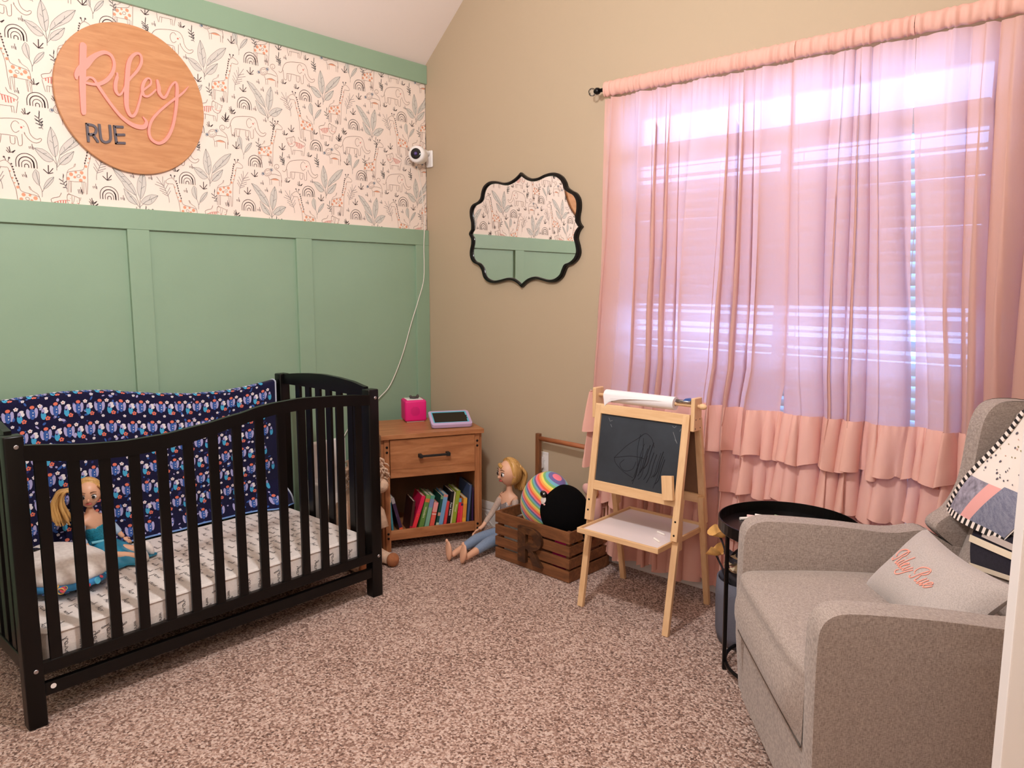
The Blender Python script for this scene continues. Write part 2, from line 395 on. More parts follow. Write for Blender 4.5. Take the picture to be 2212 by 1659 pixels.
# wall_back: beige, with the window opening and the gable under the sloping ceiling
WX0, WX1, WZ0, WZ1 = 1.385, 2.915, .50, 2.23
g = G(); HT = 3.86
g.bb(0, WX0, 0, .15, 0, WZ1); g.bb(WX1, XR+.15, 0, .15, 0, WZ1); g.bb(WX0, WX1, 0, .15, 0, WZ0)
sl = .893
g.prism([(-.15, WZ1), (XR+.15, WZ1), (XR+.15, HT), ((HT-2.673)/sl, HT), (-.15, 2.673-.15*sl)], .15, (0, .15, 0), (1, 0, 0), (0, 0, 1), (0, -1, 0))
wb = struct(g.obj('wall_back', 'wall_beige'))
struct(bx(XR, XR+.15, YF-.15, 0, 0, HT).obj('wall_right', 'wall_beige'))
struct(bx(0, XR, YF-.15, YF, 0, HT).obj('wall_front', 'white_wall'))
g = G(); xr = (HT-2.673)/sl
g.prism([(-.15, 2.673-.15*sl), (xr, HT), (XR+.15, HT), (XR+.15, HT+.15), (xr-.07, HT+.15), (-.15, 2.673-.15*sl+.2)], abs(YF)+.30, (0, .15, 0), (1, 0, 0), (0, 0, 1), (0, -1, 0))
struct(g.obj('ceiling', 'ceiling'))
# sage board and batten on the left wall
bx(0, .0012, YF, 0, 1.63, 2.673).obj('wallpaper', 'paper', wl, label='cream paper printed with jungle animals')
bx(0, .019, YF, -.001, 2.569, 2.673).obj('top_rail', 'green', wl, bevel=.002)
bx(0, .019, YF, -.001, 1.637, 1.726).obj('wainscot_rail', 'green', wl, bevel=.002)
bat = bx(0, .018, -.0465, .0465, .12, 1.637).obj('batten', 'green', wl, bevel=.002); bat.location = (0, -.8655, 0)
for yy in (-1.691, -2.517, -3.343, -4.169): copypart(bat, 'batten', wl, (0, yy, 0))
bx(0, .018, -.104, -.001, .12, 1.637).obj('corner_batten', 'green', wl, bevel=.002)
pn = bx(0, .004, 0, .733, .12, 1.637).obj('wainscot_panel', 'green', wl)
pn.location = (0, -1.645, 0)
for yy in (-2.471, -3.297, -4.123): copypart(pn, 'wainscot_panel', wl, (0, yy, 0))
bx(0, .004, -.819, -.104, .12, 1.637).obj('wainscot_panel', 'green', wl)
struct(bx(0, .016, YF, 0, 0, .125).obj('baseboard_left', 'green', bevel=.003))
def basepro(name, x0, x1):
    g = G(); g.prism([(0, 0), (.015, 0), (.015, .085), (.010, .092), (.012, .10), (.008, .125), (.004, .141), (0, .141)], x1-x0, (x0, 0, 0), (0, -1, 0), (0, 0, 1), (1, 0, 0))
    return struct(g.obj(name, 'trim'))
basepro('baseboard_back', 0.016, XR)

# wallpaper print: flat ink on the paper, one sheet per ink
MOT = {"eleph":[["s","b",15,[[-888,-99],[-823,105],[-675,280],[-444,373],[-10,447],[310,454],[454,375],[536,196],[572,-18],[670,-170],[817,-227],[910,-172],[969,-197],[920,-294],[782,-370],[633,-350],[489,-231],[378,-57]]],["s","b",15,[[303,-97],[288,-467],[241,-538],[153,-530],[121,-231],[-9,-208],[-239,-194],[-611,-210],[-656,-267],[-666,-485],[-739,-536],[-821,-492],[-841,-305],[-854,-92]]],["s","b",15,[[-585,-253],[-582,-517],[-527,-554],[-454,-516],[-398,-215]]],["s","b",15,[[-111,-229],[-107,-471],[-36,-518],[38,-479],[54,-245]]],["s","b",15,[[380,-8],[407,-76]]],["s","b",14,[[230,279],[160,362],[58,352],[-34,223],[-40,77],[27,-43],[114,-62],[220,21]]],["s","b",15,[[-870,0],[-890,-123],[-964,-222],[-1035,-249],[-1102,-191]]],["d","r",40,[[298,152]]],["s","b",12,[[360,221],[403,193]]]],"monkey":[["s","b",14,[[-58,152],[-90,57],[-168,-24],[-273,-69],[-374,-66],[-446,-16],[-469,68],[-437,163],[-359,244],[-256,289],[-154,287],[-81,237],[-58,152]]],["s","b",11,[[-388,38],[-410,126],[-327,202],[-261,181],[-191,242],[-126,197],[-144,88],[-230,-11],[-337,-22],[-388,38]]],["s","n",11,[[-454,36],[-467,-2],[-498,-33],[-538,-51],[-578,-50],[-606,-30],[-615,3],[-603,40],[-572,72],[-532,90],[-492,89],[-464,69],[-454,36]]],["s","n",11,[[29,276],[16,237],[-16,204],[-59,185],[-101,186],[-130,207],[-140,241],[-127,280],[-95,313],[-52,332],[-10,331],[19,310],[29,276]]],["d","n",51,[[-527,21]]],["d","n",51,[[-61,255]]],["s","b",11,[[-347,58],[-281,36],[-211,109]]],["s","b",14,[[-79,43],[125,61],[424,15]]],["s","b",15,[[493,-304],[478,-22],[430,134],[324,231],[190,298],[112,376],[117,482],[229,553],[338,529],[360,428],[274,339],[207,360],[224,434]]],["s","b",14,[[-247,-97],[-185,-201],[-171,-492]]],["s","b",14,[[-73,-226],[-76,-474]]],["s","b",14,[[363,-234],[360,-496]]],["s","b",14,[[470,-190],[456,-502]]],["s","b",14,[[-160,-243],[33,-158],[197,-149],[372,-221]]],["f","o",0,[[-132,-226],[34,-153],[197,-149],[359,-216],[166,-231],[-24,-228]]]],"c2":[["f","t",0,[[-913,748],[-631,676],[-430,483],[-203,245],[-54,-10],[13,-305],[-197,-200],[-430,-54],[-550,181],[-747,446],[-841,635]]],["s","g",9,[[-913,748],[-631,676],[-430,483],[-203,245],[-54,-10],[13,-305],[-197,-200],[-430,-54],[-550,181],[-747,446],[-841,635],[-913,748]]],["f","t",0,[[-496,-65],[-443,-337],[-322,-574],[-113,-680],[22,-682],[-23,-500],[-177,-337],[-356,-181]]],["s","g",9,[[-496,-65],[-443,-337],[-322,-574],[-113,-680],[22,-682],[-23,-500],[-177,-337],[-356,-181],[-496,-65]]],["f","t",0,[[345,725],[430,504],[443,174],[358,-174],[196,-439],[96,-267],[54,10],[127,400]]],["s","g",9,[[345,725],[430,504],[443,174],[358,-174],[196,-439],[96,-267],[54,10],[127,400],[345,725]]],["f","t",0,[[936,-241],[673,-214],[392,-334],[191,-559],[268,-641],[486,-677],[685,-572],[831,-404]]],["s","g",9,[[936,-241],[673,-214],[392,-334],[191,-559],[268,-641],[486,-677],[685,-572],[831,-404],[936,-241]]],["s","g",12,[[119,-927],[154,-470],[282,240],[345,725]]],["s","g",12,[[137,-829],[10,-352],[-339,173],[-913,748]]],["s","g",12,[[137,-829],[-30,-643],[-357,-204]]],["s","g",12,[[139,-781],[382,-551],[936,-241]]],["s","g",10,[[-390,211],[-547,251]]],["s","g",10,[[-289,112],[-152,184]]],["s","g",10,[[-591,429],[-433,436]]],["s","g",10,[[254,235],[151,334]]],["s","g",10,[[216,-9],[385,116]]],["s","g",10,[[307,481],[392,568]]],["s","g",10,[[523,-479],[614,-296]]],["s","g",10,[[636,-412],[630,-557]]],["s","g",10,[[-179,-385],[-287,-403]]]],"c1":[["f","t",0,[[-235,813],[-104,584],[-7,233],[-35,-107],[-139,-351],[-288,-185],[-384,166],[-340,506]]],["s","g",9,[[-235,813],[-104,584],[-7,233],[-35,-107],[-139,-351],[-288,-185],[-384,166],[-340,506],[-235,813]]],["f","t",0,[[1002,749],[691,648],[362,377],[97,62],[22,-258],[315,-46],[709,231],[878,459]]],["s","g",9,[[1002,749],[691,648],[362,377],[97,62],[22,-258],[315,-46],[709,231],[878,459],[1002,749]]],["f","t",0,[[-869,-90],[-594,-87],[-353,-243],[-221,-463],[-365,-567],[-549,-520],[-726,-331]]],["s","g",9,[[-869,-90],[-594,-87],[-353,-243],[-221,-463],[-365,-567],[-549,-520],[-726,-331],[-869,-90]]],["f","t",0,[[555,-35],[311,-151],[50,-359],[-6,-599],[199,-593],[396,-431],[499,-237]]],["s","g",9,[[555,-35],[311,-151],[50,-359],[-6,-599],[199,-593],[396,-431],[499,-237],[555,-35]]],["s","g",12,[[-126,-870],[-118,-635],[-139,-351],[-235,813]]],["s","g",12,[[-122,-739],[22,-258],[1002,749]]],["s","g",12,[[-118,-635],[-206,-487],[-869,-90]]],["s","g",12,[[-123,-765],[9,-597],[555,-35]]],["s","g",10,[[-197,186],[-302,278]]],["s","g",10,[[-173,-18],[-42,125]]],["s","g",10,[[-204,392],[-107,506]]],["s","g",10,[[318,59],[481,154]]],["s","g",10,[[220,-29],[193,98]]],["s","g",10,[[550,292],[587,427]]],["s","g",10,[[-570,-264],[-446,-252]]],["s","g",10,[[208,-370],[337,-305]]]],"sprig":[["f","t",0,[[-251,481],[-136,377],[-130,128],[-155,-126],[-327,70],[-363,288]]],["s","g",9,[[-251,481],[-136,377],[-130,128],[-155,-126],[-327,70],[-363,288],[-251,481]]],["f","t",0,[[390,266],[337,81],[145,-152],[-10,-252],[60,-15],[219,187]]],["s","g",9,[[390,266],[337,81],[145,-152],[-10,-252],[60,-15],[219,187],[390,266]]],["s","g",12,[[-82,-565],[-73,-312],[-153,-75],[-239,409]]],["s","g",12,[[-59,-360],[23,-197],[374,238]]]],"frond":[["s","g",12,[[-220,-589],[-193,-311],[7,138],[14,526]]],["s","v",16,[[6,115],[280,490]]],["s","v",16,[[-36,38],[366,165]]],["s","v",16,[[47,169],[294,265]]],["s","v",16,[[-106,-89],[179,13]]],["s","v",16,[[-163,-214],[174,-80]]],["s","v",16,[[-188,-310],[67,-192]]],["s","v",16,[[-77,-15],[-216,229]]],["s","v",16,[[-148,-166],[-286,79]]],["s","v",16,[[-185,-264],[-306,-61]]],["s","v",16,[[-21,87],[-83,370]]]],"stem":[["s","g",14,[[124,-283],[-1,-25],[27,313]]],["s","g",26,[[0,0],[-145,92]]],["s","g",26,[[12,-71],[121,25]]],["s","g",26,[[25,-118],[-122,-75]]],["s","g",26,[[68,-183],[132,-71]]],["s","g",26,[[81,-230],[-24,-239]]],["s","g",26,[[12,150],[35,278]]]],"grass1":[["s","k",26,[[-8,-163],[9,186]]],["s","k",24,[[-20,-142],[-181,9]]],["s","k",24,[[6,-137],[174,82]]],["s","k",22,[[19,-146],[165,-93]]]],"grass2":[["s","k",22,[[-5,-121],[-23,115]]],["s","k",17,[[-19,-111],[-108,74]]],["s","k",17,[[-48,-129],[-141,-28]]],["s","k",22,[[23,-103],[168,-3]]],["s","k",22,[[65,-119],[153,-18]]]],"grass3":[["s","d",16,[[-79,8],[-57,-81]]],["s","d",16,[[-26,18],[-3,-70]]],["s","d",16,[[32,111],[43,-96]]],["s","d",16,[[67,13],[75,-102]]]],"giraffe":[["d","o",78,[[-417,-130]]],["d","o",50,[[-235,-33]]],["d","o",73,[[-15,-26]]],["d","o",67,[[-534,-313]]],["d","o",53,[[-285,-232]]],["d","o",68,[[74,-207]]],["d","o",73,[[-71,-343]]],["d","o",57,[[163,240]]],["d","o",37,[[317,577]]],["d","o",32,[[385,829]]],["d","o",28,[[254,398]]],["s","b",13,[[-594,-440],[-580,-152],[-508,-47],[-274,10],[-52,65],[75,131],[126,331],[226,708],[324,1036],[442,1188],[556,1218],[721,1124],[774,1035],[714,965],[516,958],[431,933],[361,608],[229,153],[191,-386],[141,-878]]],["s","b",12,[[-511,-406],[-294,-413],[-73,-396],[93,-398]]],["s","b",11,[[-601,-417],[-600,-860]]],["s","b",11,[[-525,-407],[-559,-855]]],["s","b",11,[[-471,-412],[-483,-858]]],["s","b",11,[[-419,-417],[-456,-854]]],["s","b",11,[[-32,-403],[-17,-861]]],["s","b",11,[[51,-404],[16,-857]]],["s","b",11,[[114,-408],[106,-894]]],["s","d",18,[[415,1196],[379,1322]]],["s","d",18,[[486,1231],[533,1335]]],["d","d",37,[[370,1326]]],["d","d",38,[[542,1342]]],["d","k",32,[[313,1107]]],["d","k",31,[[281,1006]]],["d","k",31,[[263,906]]],["d","k",31,[[244,807]]],["d","k",31,[[225,684]]],["d","k",31,[[192,570]]],["d","k",31,[[160,481]]],["d","k",31,[[127,368]]],["s","b",11,[[-563,-78],[-490,51],[-322,147],[-262,275],[-219,305],[-267,167]]],["s","b",12,[[-74,-167],[-84,-197],[-109,-222],[-143,-234],[-176,-231],[-199,-213],[-207,-185],[-196,-155],[-171,-130],[-138,-118],[-105,-121],[-81,-139],[-74,-167]]]],"tiger":[["s","b",14,[[-475,290],[-468,108],[-376,-51],[-234,-93],[-87,-12],[-23,145],[-41,389],[-199,391],[-475,290]]],["s","b",13,[[-475,290],[-544,317],[-502,189]]],["s","b",13,[[-156,397],[-96,467],[-42,364]]],["s","b",11,[[-302,327],[-254,113],[-198,96],[-200,366]]],["s","r",14,[[-330,17],[-243,41],[-156,73]]],["s","b",10,[[-409,165],[-367,159]]],["s","b",10,[[-162,249],[-120,242]]],["s","r",18,[[-456,61],[-384,83]]],["s","r",18,[[-416,-7],[-343,40]]],["s","r",18,[[-36,168],[-123,156]]],["s","r",14,[[-22,170],[253,133],[527,21]]],["s","b",14,[[556,0],[518,-205],[463,-462]]],["s","b",13,[[-155,-243],[121,-232],[385,-222]]],["s","b",13,[[-278,-111],[-258,-306],[-222,-473]]],["s","b",13,[[-155,-243],[-193,-470]]],["s","b",13,[[-54,-242],[-92,-469]]],["s","b",13,[[311,-232],[331,-454]]],["s","b",13,[[399,-220],[404,-469]]],["s","b",16,[[527,21],[571,152],[433,233],[259,283],[178,445]]],["s","r",30,[[35,153],[56,-42]]],["s","r",30,[[122,140],[155,-115]]],["s","r",30,[[223,129],[242,-116]]],["s","r",30,[[324,93],[331,-105]]],["s","r",30,[[425,57],[421,-43]]]]}
POS = {"eleph":[[-0.856,2.467],[-0.51,2.157]],"giraffe":[[-0.621,2.336],[-0.399,2.071]],"giraffeL":[[-0.839,2.229]],"c1":[[-0.701,2.419]],"c2":[[-1.048,2.292]],"tiger":[[-0.886,2.102]],"tigerR":[[-0.686,2.201]],"monkey":[[-1.022,2.418],[-0.662,2.086]],"sprig":[[-0.765,2.279],[-0.53,2.056]],"frond":[[-0.545,2.369]],"frondL":[[-0.928,2.301]],"stem":[[-0.694,2.291],[-1.012,2.189],[-0.966,2.023],[-0.763,2.048],[-0.965,2.508],[-0.764,2.514],[-1.093,2.08]],"rb":[[-1.114,2.475],[-1.158,2.261],[-0.819,2.358],[-0.764,2.119]],"grass1":[[-1.12,2.415],[-1.161,2.328],[-1.255,2.183],[-1.21,2.058],[-0.963,2.085],[-0.908,2.181],[-0.744,2.331],[-0.622,2.175]],"grass2":[[-1.225,2.223],[-0.942,2.403],[-0.87,2.393],[-0.945,2.156],[-0.769,2.186],[-0.7,2.137],[-0.808,2.068],[-0.584,2.213]],"grass3":[[-1.082,2.376],[-1.06,2.344],[-1.212,2.283],[-1.27,2.264],[-1.221,2.106],[-1.149,2.099],[-0.983,2.344],[-1.053,2.201],[-0.829,2.303],[-0.798,2.413],[-0.632,2.256],[-0.832,2.141],[-0.929,2.043],[-1.034,2.005],[-1.105,2.246]]}
INK = {c: G() for c in 'bdktorgnv'}
X0 = .0016
LAY = {'t': 0, 'o': .0001, 'r': .0002, 'b': .0003, 'g': .0003, 'v': .0002, 'n': .0004, 'd': .0004, 'k': .0005}
TY, TZ = .6365, .4775
ZLO, ZHI, YLO = 1.70, 2.60, -3.35
def put(items, y, z, mir=False):
    if not (ZLO-.13 < z < ZHI+.13 and YLO-.1 < y < .12): return
    s_ = -1 if mir else 1
    for k, col, wd, pts in items:
        gx = X0+LAY[col]; P = [(gx, y+s_*p[0]*1e-4, z+p[1]*1e-4) for p in pts]
        if max(p[1] for p in P) > -.002 or min(p[2] for p in P) < ZLO-.06 or max(p[2] for p in P) > ZHI+.06:
            P = [(p[0], min(p[1], -.002), min(max(p[2], ZLO-.06), ZHI+.06)) for p in P]
            if max(p[1] for p in P)-min(p[1] for p in P) < 1e-4 and max(p[2] for p in P)-min(p[2] for p in P) < 1e-4: continue
        if k == 's':
            if len(P) > 3: P = smooth_pts(P, 2)
            INK[col].ribbon(P, wd*1.3e-4, (1, 0, 0))
        elif k == 'f': INK[col].flat(P)
        else: INK[col].disc(P[0], wd*1e-4, (1, 0, 0), 8)
def arch(hw, h, wd, col, grow=0):
    n = 12; return ['s', col, wd, [[int(1e4*hw*-1), -270]]+[[int(1e4*hw*math.cos(PI-PI*i/n)), int(1e4*((h-hw)+hw*math.sin(PI*i/n)))-270] for i in range(n+1)]+[[int(1e4*hw), -270]]]
RB = [arch(.036, .054, 19, 'k'), arch(.026, .041, 28, 'k'), arch(.0165, .028, 17, 'k'), arch(.007, .014, 22, 'k'), ['f', 'k', 0, [[150, 100], [215, 60], [262, -20], [275, -260], [235, -265], [225, -60]]]]
for name, ps in POS.items():
    mir = name in ('giraffeL', 'tigerR', 'frondL'); it = RB if name == 'rb' else MOT[name[:-1] if mir else name]
    for p in ps:
        for i in range(-6, 3):
            for j in range(-2, 3):
                y, z = p[0]+i*TY, p[1]+j*TZ
                if name == 'giraffeL': y += 0
                put(it, y, z, mir)
for c, gg in INK.items():
    if gg.v: gg.obj('printed_animals', 'ink_'+c, wl, fix=False, kind='stuff')

# window behind the curtains
win = struct(thing('window_1', 'white framed window behind the pink curtains', 'window', (0, 0, 0)))
del win['category']
g = G(); fw = .045
g.bb(WX0, WX0+fw, .07, .13, WZ0, WZ1); g.bb(WX1-fw, WX1, .07, .13, WZ0, WZ1); g.bb(WX0, WX1, .07, .13, WZ0, WZ0+fw); g.bb(WX0, WX1, .07, .13, WZ1-fw, WZ1)
g.obj('window_frame', 'trim', win, bevel=.004)
bx(WX0+fw, WX1-fw, .055, .13, 1.987, 2.054).obj('mullion', 'trim', win, bevel=.004)
bx(2.125, 2.165, .075, .125, WZ0+fw, 1.987).obj('meeting_stile', 'trim', win, bevel=.004)
bx(WX0-.04, WX1+.04, -.03, .07, WZ0-.02, WZ0+.002).obj('window_sill', 'trim', win, bevel=.004)
bx(WX0+fw, WX1-fw, .098, .102, 2.054, WZ1-fw).obj('pane', 'glass', win, label='clear transom pane above the blind')
bx(WX0+fw, 2.125, .098, .102, WZ0+fw, 1.987).obj('pane', 'glass', win)
bx(2.165, WX1-fw, .098, .102, WZ0+fw, 1.987).obj('pane', 'glass', win)
bl = thing('window_blind', 'white slatted blind hanging in the window behind the pink curtains', 'blind', (2.15, .035, .53))
bx(-.745, .745, -.02, .02, 1.425, 1.457).obj('headrail', 'blind', bl, bevel=.003)
gs = G(); gs.grid(lambda s, t: ((s-.5)*1.49, (t-.5)*.05, .004*(1-(2*t-1)**2)), 1, 4)
slat0 = None; zz = 1.405; k = 0
while zz > .04:
    zw = zz+.53
    a = 66
    if zw > 1.88: a = 8+ (1.93-zw)*500
    elif 1.12 < zw < 1.34: a = 30+22*math.sin(zw*61)
    if slat0 is None: sl_ = slat0 = gs.obj('slat', 'blind', bl, smooth=True)
    else: sl_ = copypart(slat0, 'slat', bl)
    sl_.location = (0, 0, zz); sl_.rotation_euler = (math.radians(a), math.radians(.25*math.sin(k*1.7)), 0); zz -= .0425; k += 1
bx(-.745, .745, -.014, .014, .005, .025).obj('bottom_rail', 'blind', bl, bevel=.003)
for xx in (-.5, .1, .52): G().cyl((xx, -.028, 1.43), (xx, -.028, .02), .0016, n=6).obj('ladder_cord', 'white', bl)

# door leaf standing open at the right edge of the view
d1 = V((.93, .37, 0)); dn = V((.37, -.93, 0)); P0 = V((3.30, -2.045, 0))
dr = thing('door_1', 'white painted door standing open at the right edge', 'door'); struct(dr); del dr['category']
g = G(); vs = []
for z in (.012, 2.03):
    for a, b in ((0, 0), (.80, 0), (.80, .035), (0, .035)): vs.append(P0+d1*a-dn*b+V((0, 0, z)))
g.add(vs, [(3,2,1,0), (4,5,6,7), (0,1,5,4), (1,2,6,5), (2,3,7,6), (3,0,4,7)])
g.obj('door_leaf', 'trim', dr, bevel=.002)
for z0, z1 in ((.2, .9), (1.05, 1.85)):
    g = G(); vs = []
    for z in (z0, z1):
        for a, b in ((.13, .004), (.67, .004), (.67, -.0005), (.13, -.0005)): vs.append(P0+d1*a+dn*b+V((0, 0, z)))
    g.add(vs, [(3,2,1,0), (4,5,6,7), (0,1,5,4), (1,2,6,5), (2,3,7,6), (3,0,4,7)]); g.obj('door_panel', 'trim', dr, bevel=.003)
kp = P0+d1*.07+V((0, 0, .95)); g = G().lathe([(0, 0), (.028, 0), (.028, .006), (.011, .008), (.011, .035), (.026, .045), (.028, .055), (.02, .066), (0, .068)], 20, kp, Matrix((d1, V((0,0,1)), dn)).transposed())
g.obj('door_knob', 'chrome', dr, smooth=True)

# ---------------------------------------------------------------- things on the left and back wall
sg = thing('name_sign', 'round birch wood sign with pink and grey name letters on the wallpaper', 'sign', (.019, -1.675, 2.18))
RM = Matrix(((0, 0, 1), (1, 0, 0), (0, 1, 0)))   # local (u,v,n) -> world (n,u,v)
G().lathe([(0, -.017), (.300, -.017), (.305, -.014), (.306, -.002), (.304, 0), (0, 0)], 96, (0, 0, 0), RM).obj('sign_board', 'sign_wood', sg)
LET = [[[-0.1884,0.1759,0.0256],[-0.1945,0.1102,0.0256],[-0.2019,0.0117,0.0238],[-0.2045,-0.0801,0.0187],[-0.205,-0.0883,0.0164]],[[-0.2222,0.0433,0.0102],[-0.2213,0.0563,0.017],[-0.209,0.0782,0.0238],[-0.1857,0.1024,0.029],[-0.1552,0.1382,0.0204],[-0.1285,0.1587,0.0164],[-0.1054,0.1681,0.0143],[-0.0833,0.1605,0.0129],[-0.0737,0.1328,0.0119],[-0.0809,0.0981,0.0136],[-0.1027,0.0638,0.0153],[-0.1333,0.0396,0.0143],[-0.1624,0.0317,0.0109],[-0.1874,0.0323,0.0102],[-0.1965,0.0354,0.0102]],[[-0.1895,0.0465,0.0153],[-0.1733,0.0563,0.0082],[-0.1578,0.0529,0.0102],[-0.1463,0.0354,0.0102]],[[-0.1463,0.0354,0.0129],[-0.1231,0.0002,0.0129],[-0.0933,-0.0411,0.0123],[-0.0594,-0.0792,0.0136],[-0.0206,-0.1037,0.017],[0.0133,-0.1105,0.0187],[0.0346,-0.1037,0.0177],[0.0429,-0.0833,0.0119],[0.03,-0.0663,0.0048]],[[-0.0647,0.0941,0.0082],[-0.0645,0.0875,0.0082]],[[-0.0657,0.0795,0.0123],[-0.0742,0.0494,0.0143],[-0.0744,0.0227,0.0136],[-0.0638,0.0078,0.0095],[-0.0496,0.0206,0.0075],[-0.0343,0.0505,0.0075],[-0.0155,0.0812,0.0095],[0.0176,0.1218,0.0109],[0.0372,0.1599,0.0109],[0.0355,0.1885,0.0102],[0.0186,0.1915,0.0109],[-0.003,0.1715,0.0143],[-0.0169,0.1382,0.0177],[-0.0258,0.0791,0.0194],[-0.0331,0.0169,0.0194],[-0.0348,-0.0343,0.017],[-0.0249,-0.065,0.0143],[-0.0115,-0.0686,0.0123],[0.0035,-0.0483,0.0102],[0.0202,-0.0007,0.0085],[0.0331,0.0394,0.0082],[0.0517,0.0584,0.0082],[0.0704,0.0776,0.0082],[0.0714,0.095,0.0068],[0.0583,0.0986,0.0082],[0.0425,0.079,0.0123],[0.0338,0.0499,0.0129],[0.0375,0.0265,0.0119],[0.053,0.0231,0.0089],[0.0713,0.0362,0.0075],[0.0903,0.0571,0.0068]],[[0.0999,0.0972,0.0102],[0.1046,0.0703,0.0157],[0.1048,0.0494,0.0157],[0.1209,0.0307,0.0123],[0.1361,0.0429,0.0102],[0.1568,0.0838,0.0082],[0.1783,0.1063,0.0089],[0.1849,0.0856,0.0136],[0.1804,0.0351,0.0143],[0.1714,-0.0235,0.0123],[0.1538,-0.0906,0.0123],[0.125,-0.143,0.0136],[0.091,-0.1667,0.0129],[0.0596,-0.1542,0.0123],[0.0511,-0.1204,0.0109],[0.0644,-0.0764,0.0109],[0.0992,-0.0321,0.0102],[0.1491,0.0153,0.0095],[0.184,0.0446,0.0095],[0.2115,0.0693,0.0082],[0.2358,0.099,0.0027]]]
g = G()
for i, st in enumerate(LET):
    sp = smooth_pts([tuple(p) for p in st], 6) if len(st) > 2 else st
    P = [(.0005+i*.00016+j*2.5e-6, p[0], p[1]) for j, p in enumerate(sp)]; W_ = [p[2] for p in sp]
    g.ribbon(P, W_, (1, 0, 0), thick=.008)
    for q, wq in ((P[0], W_[0]), (P[-1], W_[-1])): g.cyl((q[0]-.0002, q[1], q[2]), (q[0]+.00785, q[1], q[2]), wq/2, n=14)
g.obj('script_lettering', 'pink_letter', sg, label='pink script name Riley')
RU = {"R":[[[-0.1949,-0.131],[-0.1937,-0.1963]],[[-0.1949,-0.131],[-0.1735,-0.1316],[-0.1614,-0.1407],[-0.1624,-0.1558],[-0.1727,-0.1674],[-0.1935,-0.1704]],[[-0.1759,-0.1678],[-0.1585,-0.1936]]],"U":[[[-0.1477,-0.127],[-0.1448,-0.18],[-0.1327,-0.1924],[-0.1195,-0.1898],[-0.1071,-0.1763],[-0.107,-0.124]]],"E":[[[-0.0888,-0.1228],[-0.0849,-0.1891]],[[-0.0889,-0.1239],[-0.0571,-0.1203]],[[-0.0871,-0.1564],[-0.0524,-0.1513]],[[-0.0849,-0.1891],[-0.0529,-0.1856]]]}
for ch, sts in RU.items():
    g = G()
    for st in sts:
        P = [(.0005, p[0], p[1]) for p in (smooth_pts([tuple(p) for p in st], 5) if len(st) > 4 else st)]
        g.ribbon(P, .0098, (1, 0, 0), thick=.007)
        for q in (P[0], P[-1]): g.bb(q[0], q[0]+.0068, q[1]-.0047, q[1]+.0047, q[2]-.0047, q[2]+.0047)
    g.obj('capital_letter', 'grey_letter', sg, label='grey capital letter '+ch)

# mirror
mi = thing('wall_mirror', 'black framed mirror with a scalloped edge on the beige wall', 'mirror', (.764, -.001, 1.691))
ML = [[0.0023,0.3015],[0.0228,0.2866],[0.0519,0.2711],[0.0864,0.2624],[0.1261,0.2642],[0.1652,0.2752],[0.2092,0.2802],[0.2473,0.2736],[0.2798,0.2541],[0.3015,0.2255],[0.3124,0.1999],[0.339,0.1813],[0.3706,0.1646],[0.3918,0.1325],[0.3951,0.0916],[0.388,0.0513],[0.3911,0.0225],[0.4096,-0.001],[0.3893,-0.0225],[0.3794,-0.055],[0.3904,-0.0926],[0.3963,-0.1299],[0.3811,-0.1627],[0.3499,-0.185],[0.3181,-0.195],[0.3023,-0.2201],[0.2865,-0.2497],[0.2485,-0.273],[0.2041,-0.2773],[0.159,-0.2685],[0.1131,-0.2596],[0.0667,-0.2683],[0.0373,-0.2838],[0.0107,-0.3039],[-0.0164,-0.2838],[-0.0528,-0.268],[-0.0958,-0.2656],[-0.1456,-0.2746],[-0.2027,-0.2815],[-0.2478,-0.2698],[-0.2737,-0.2464],[-0.2866,-0.209],[-0.3128,-0.1806],[-0.3525,-0.1659],[-0.3758,-0.1372],[-0.3788,-0.0995],[-0.3684,-0.0623],[-0.3682,-0.0296],[-0.3861,-0.0032],[-0.3678,0.0217],[-0.3674,0.0588],[-0.3771,0.0965],[-0.3768,0.1336],[-0.3567,0.1599],[-0.317,0.1732],[-0.2941,0.192],[-0.2842,0.2276],[-0.2647,0.2576],[-0.2264,0.2745],[-0.1761,0.2722],[-0.1267,0.2599],[-0.084,0.2596],[-0.042,0.2732],[-0.0124,0.29]]
tips = {0, 17, 33, 49}
def mirror_curve(n=5):
    out = []; idx = [0, 17, 33, 49]; L = ML
    for a, b in ((0, 17), (17, 33), (33, 49), (49, len(L))):
        seg = [tuple(L[i % len(L)]) for i in range(a, b+1)]; out += smooth_pts(seg, n)[:-1]
    return out
mc = mirror_curve(3)
sc_ = .965
G().prism([(p[0]*sc_, p[1]*sc_) for p in mc], .006, (0, -.008, 0), (1, 0, 0), (0, 0, 1), (0, -1, 0)).obj('mirror_glass', 'mirror', mi)
g = G(); n = len(mc); vs = []
prof = [(1.0, -.002), (1.0, -.018), (.985, -.026), (.955, -.026), (.942, -.017), (.942, -.002)]
for s_, y in prof: vs += [(p[0]*s_, y, p[1]*s_) for p in mc]
fs = []
for i in range(len(prof)):
    j = (i+1) % len(prof)
    for k in range(n): fs.append((i*n+k, i*n+(k+1) % n, j*n+(k+1) % n, j*n+k))
g.add(vs, fs).obj('mirror_frame', 'black', mi, smooth=False)

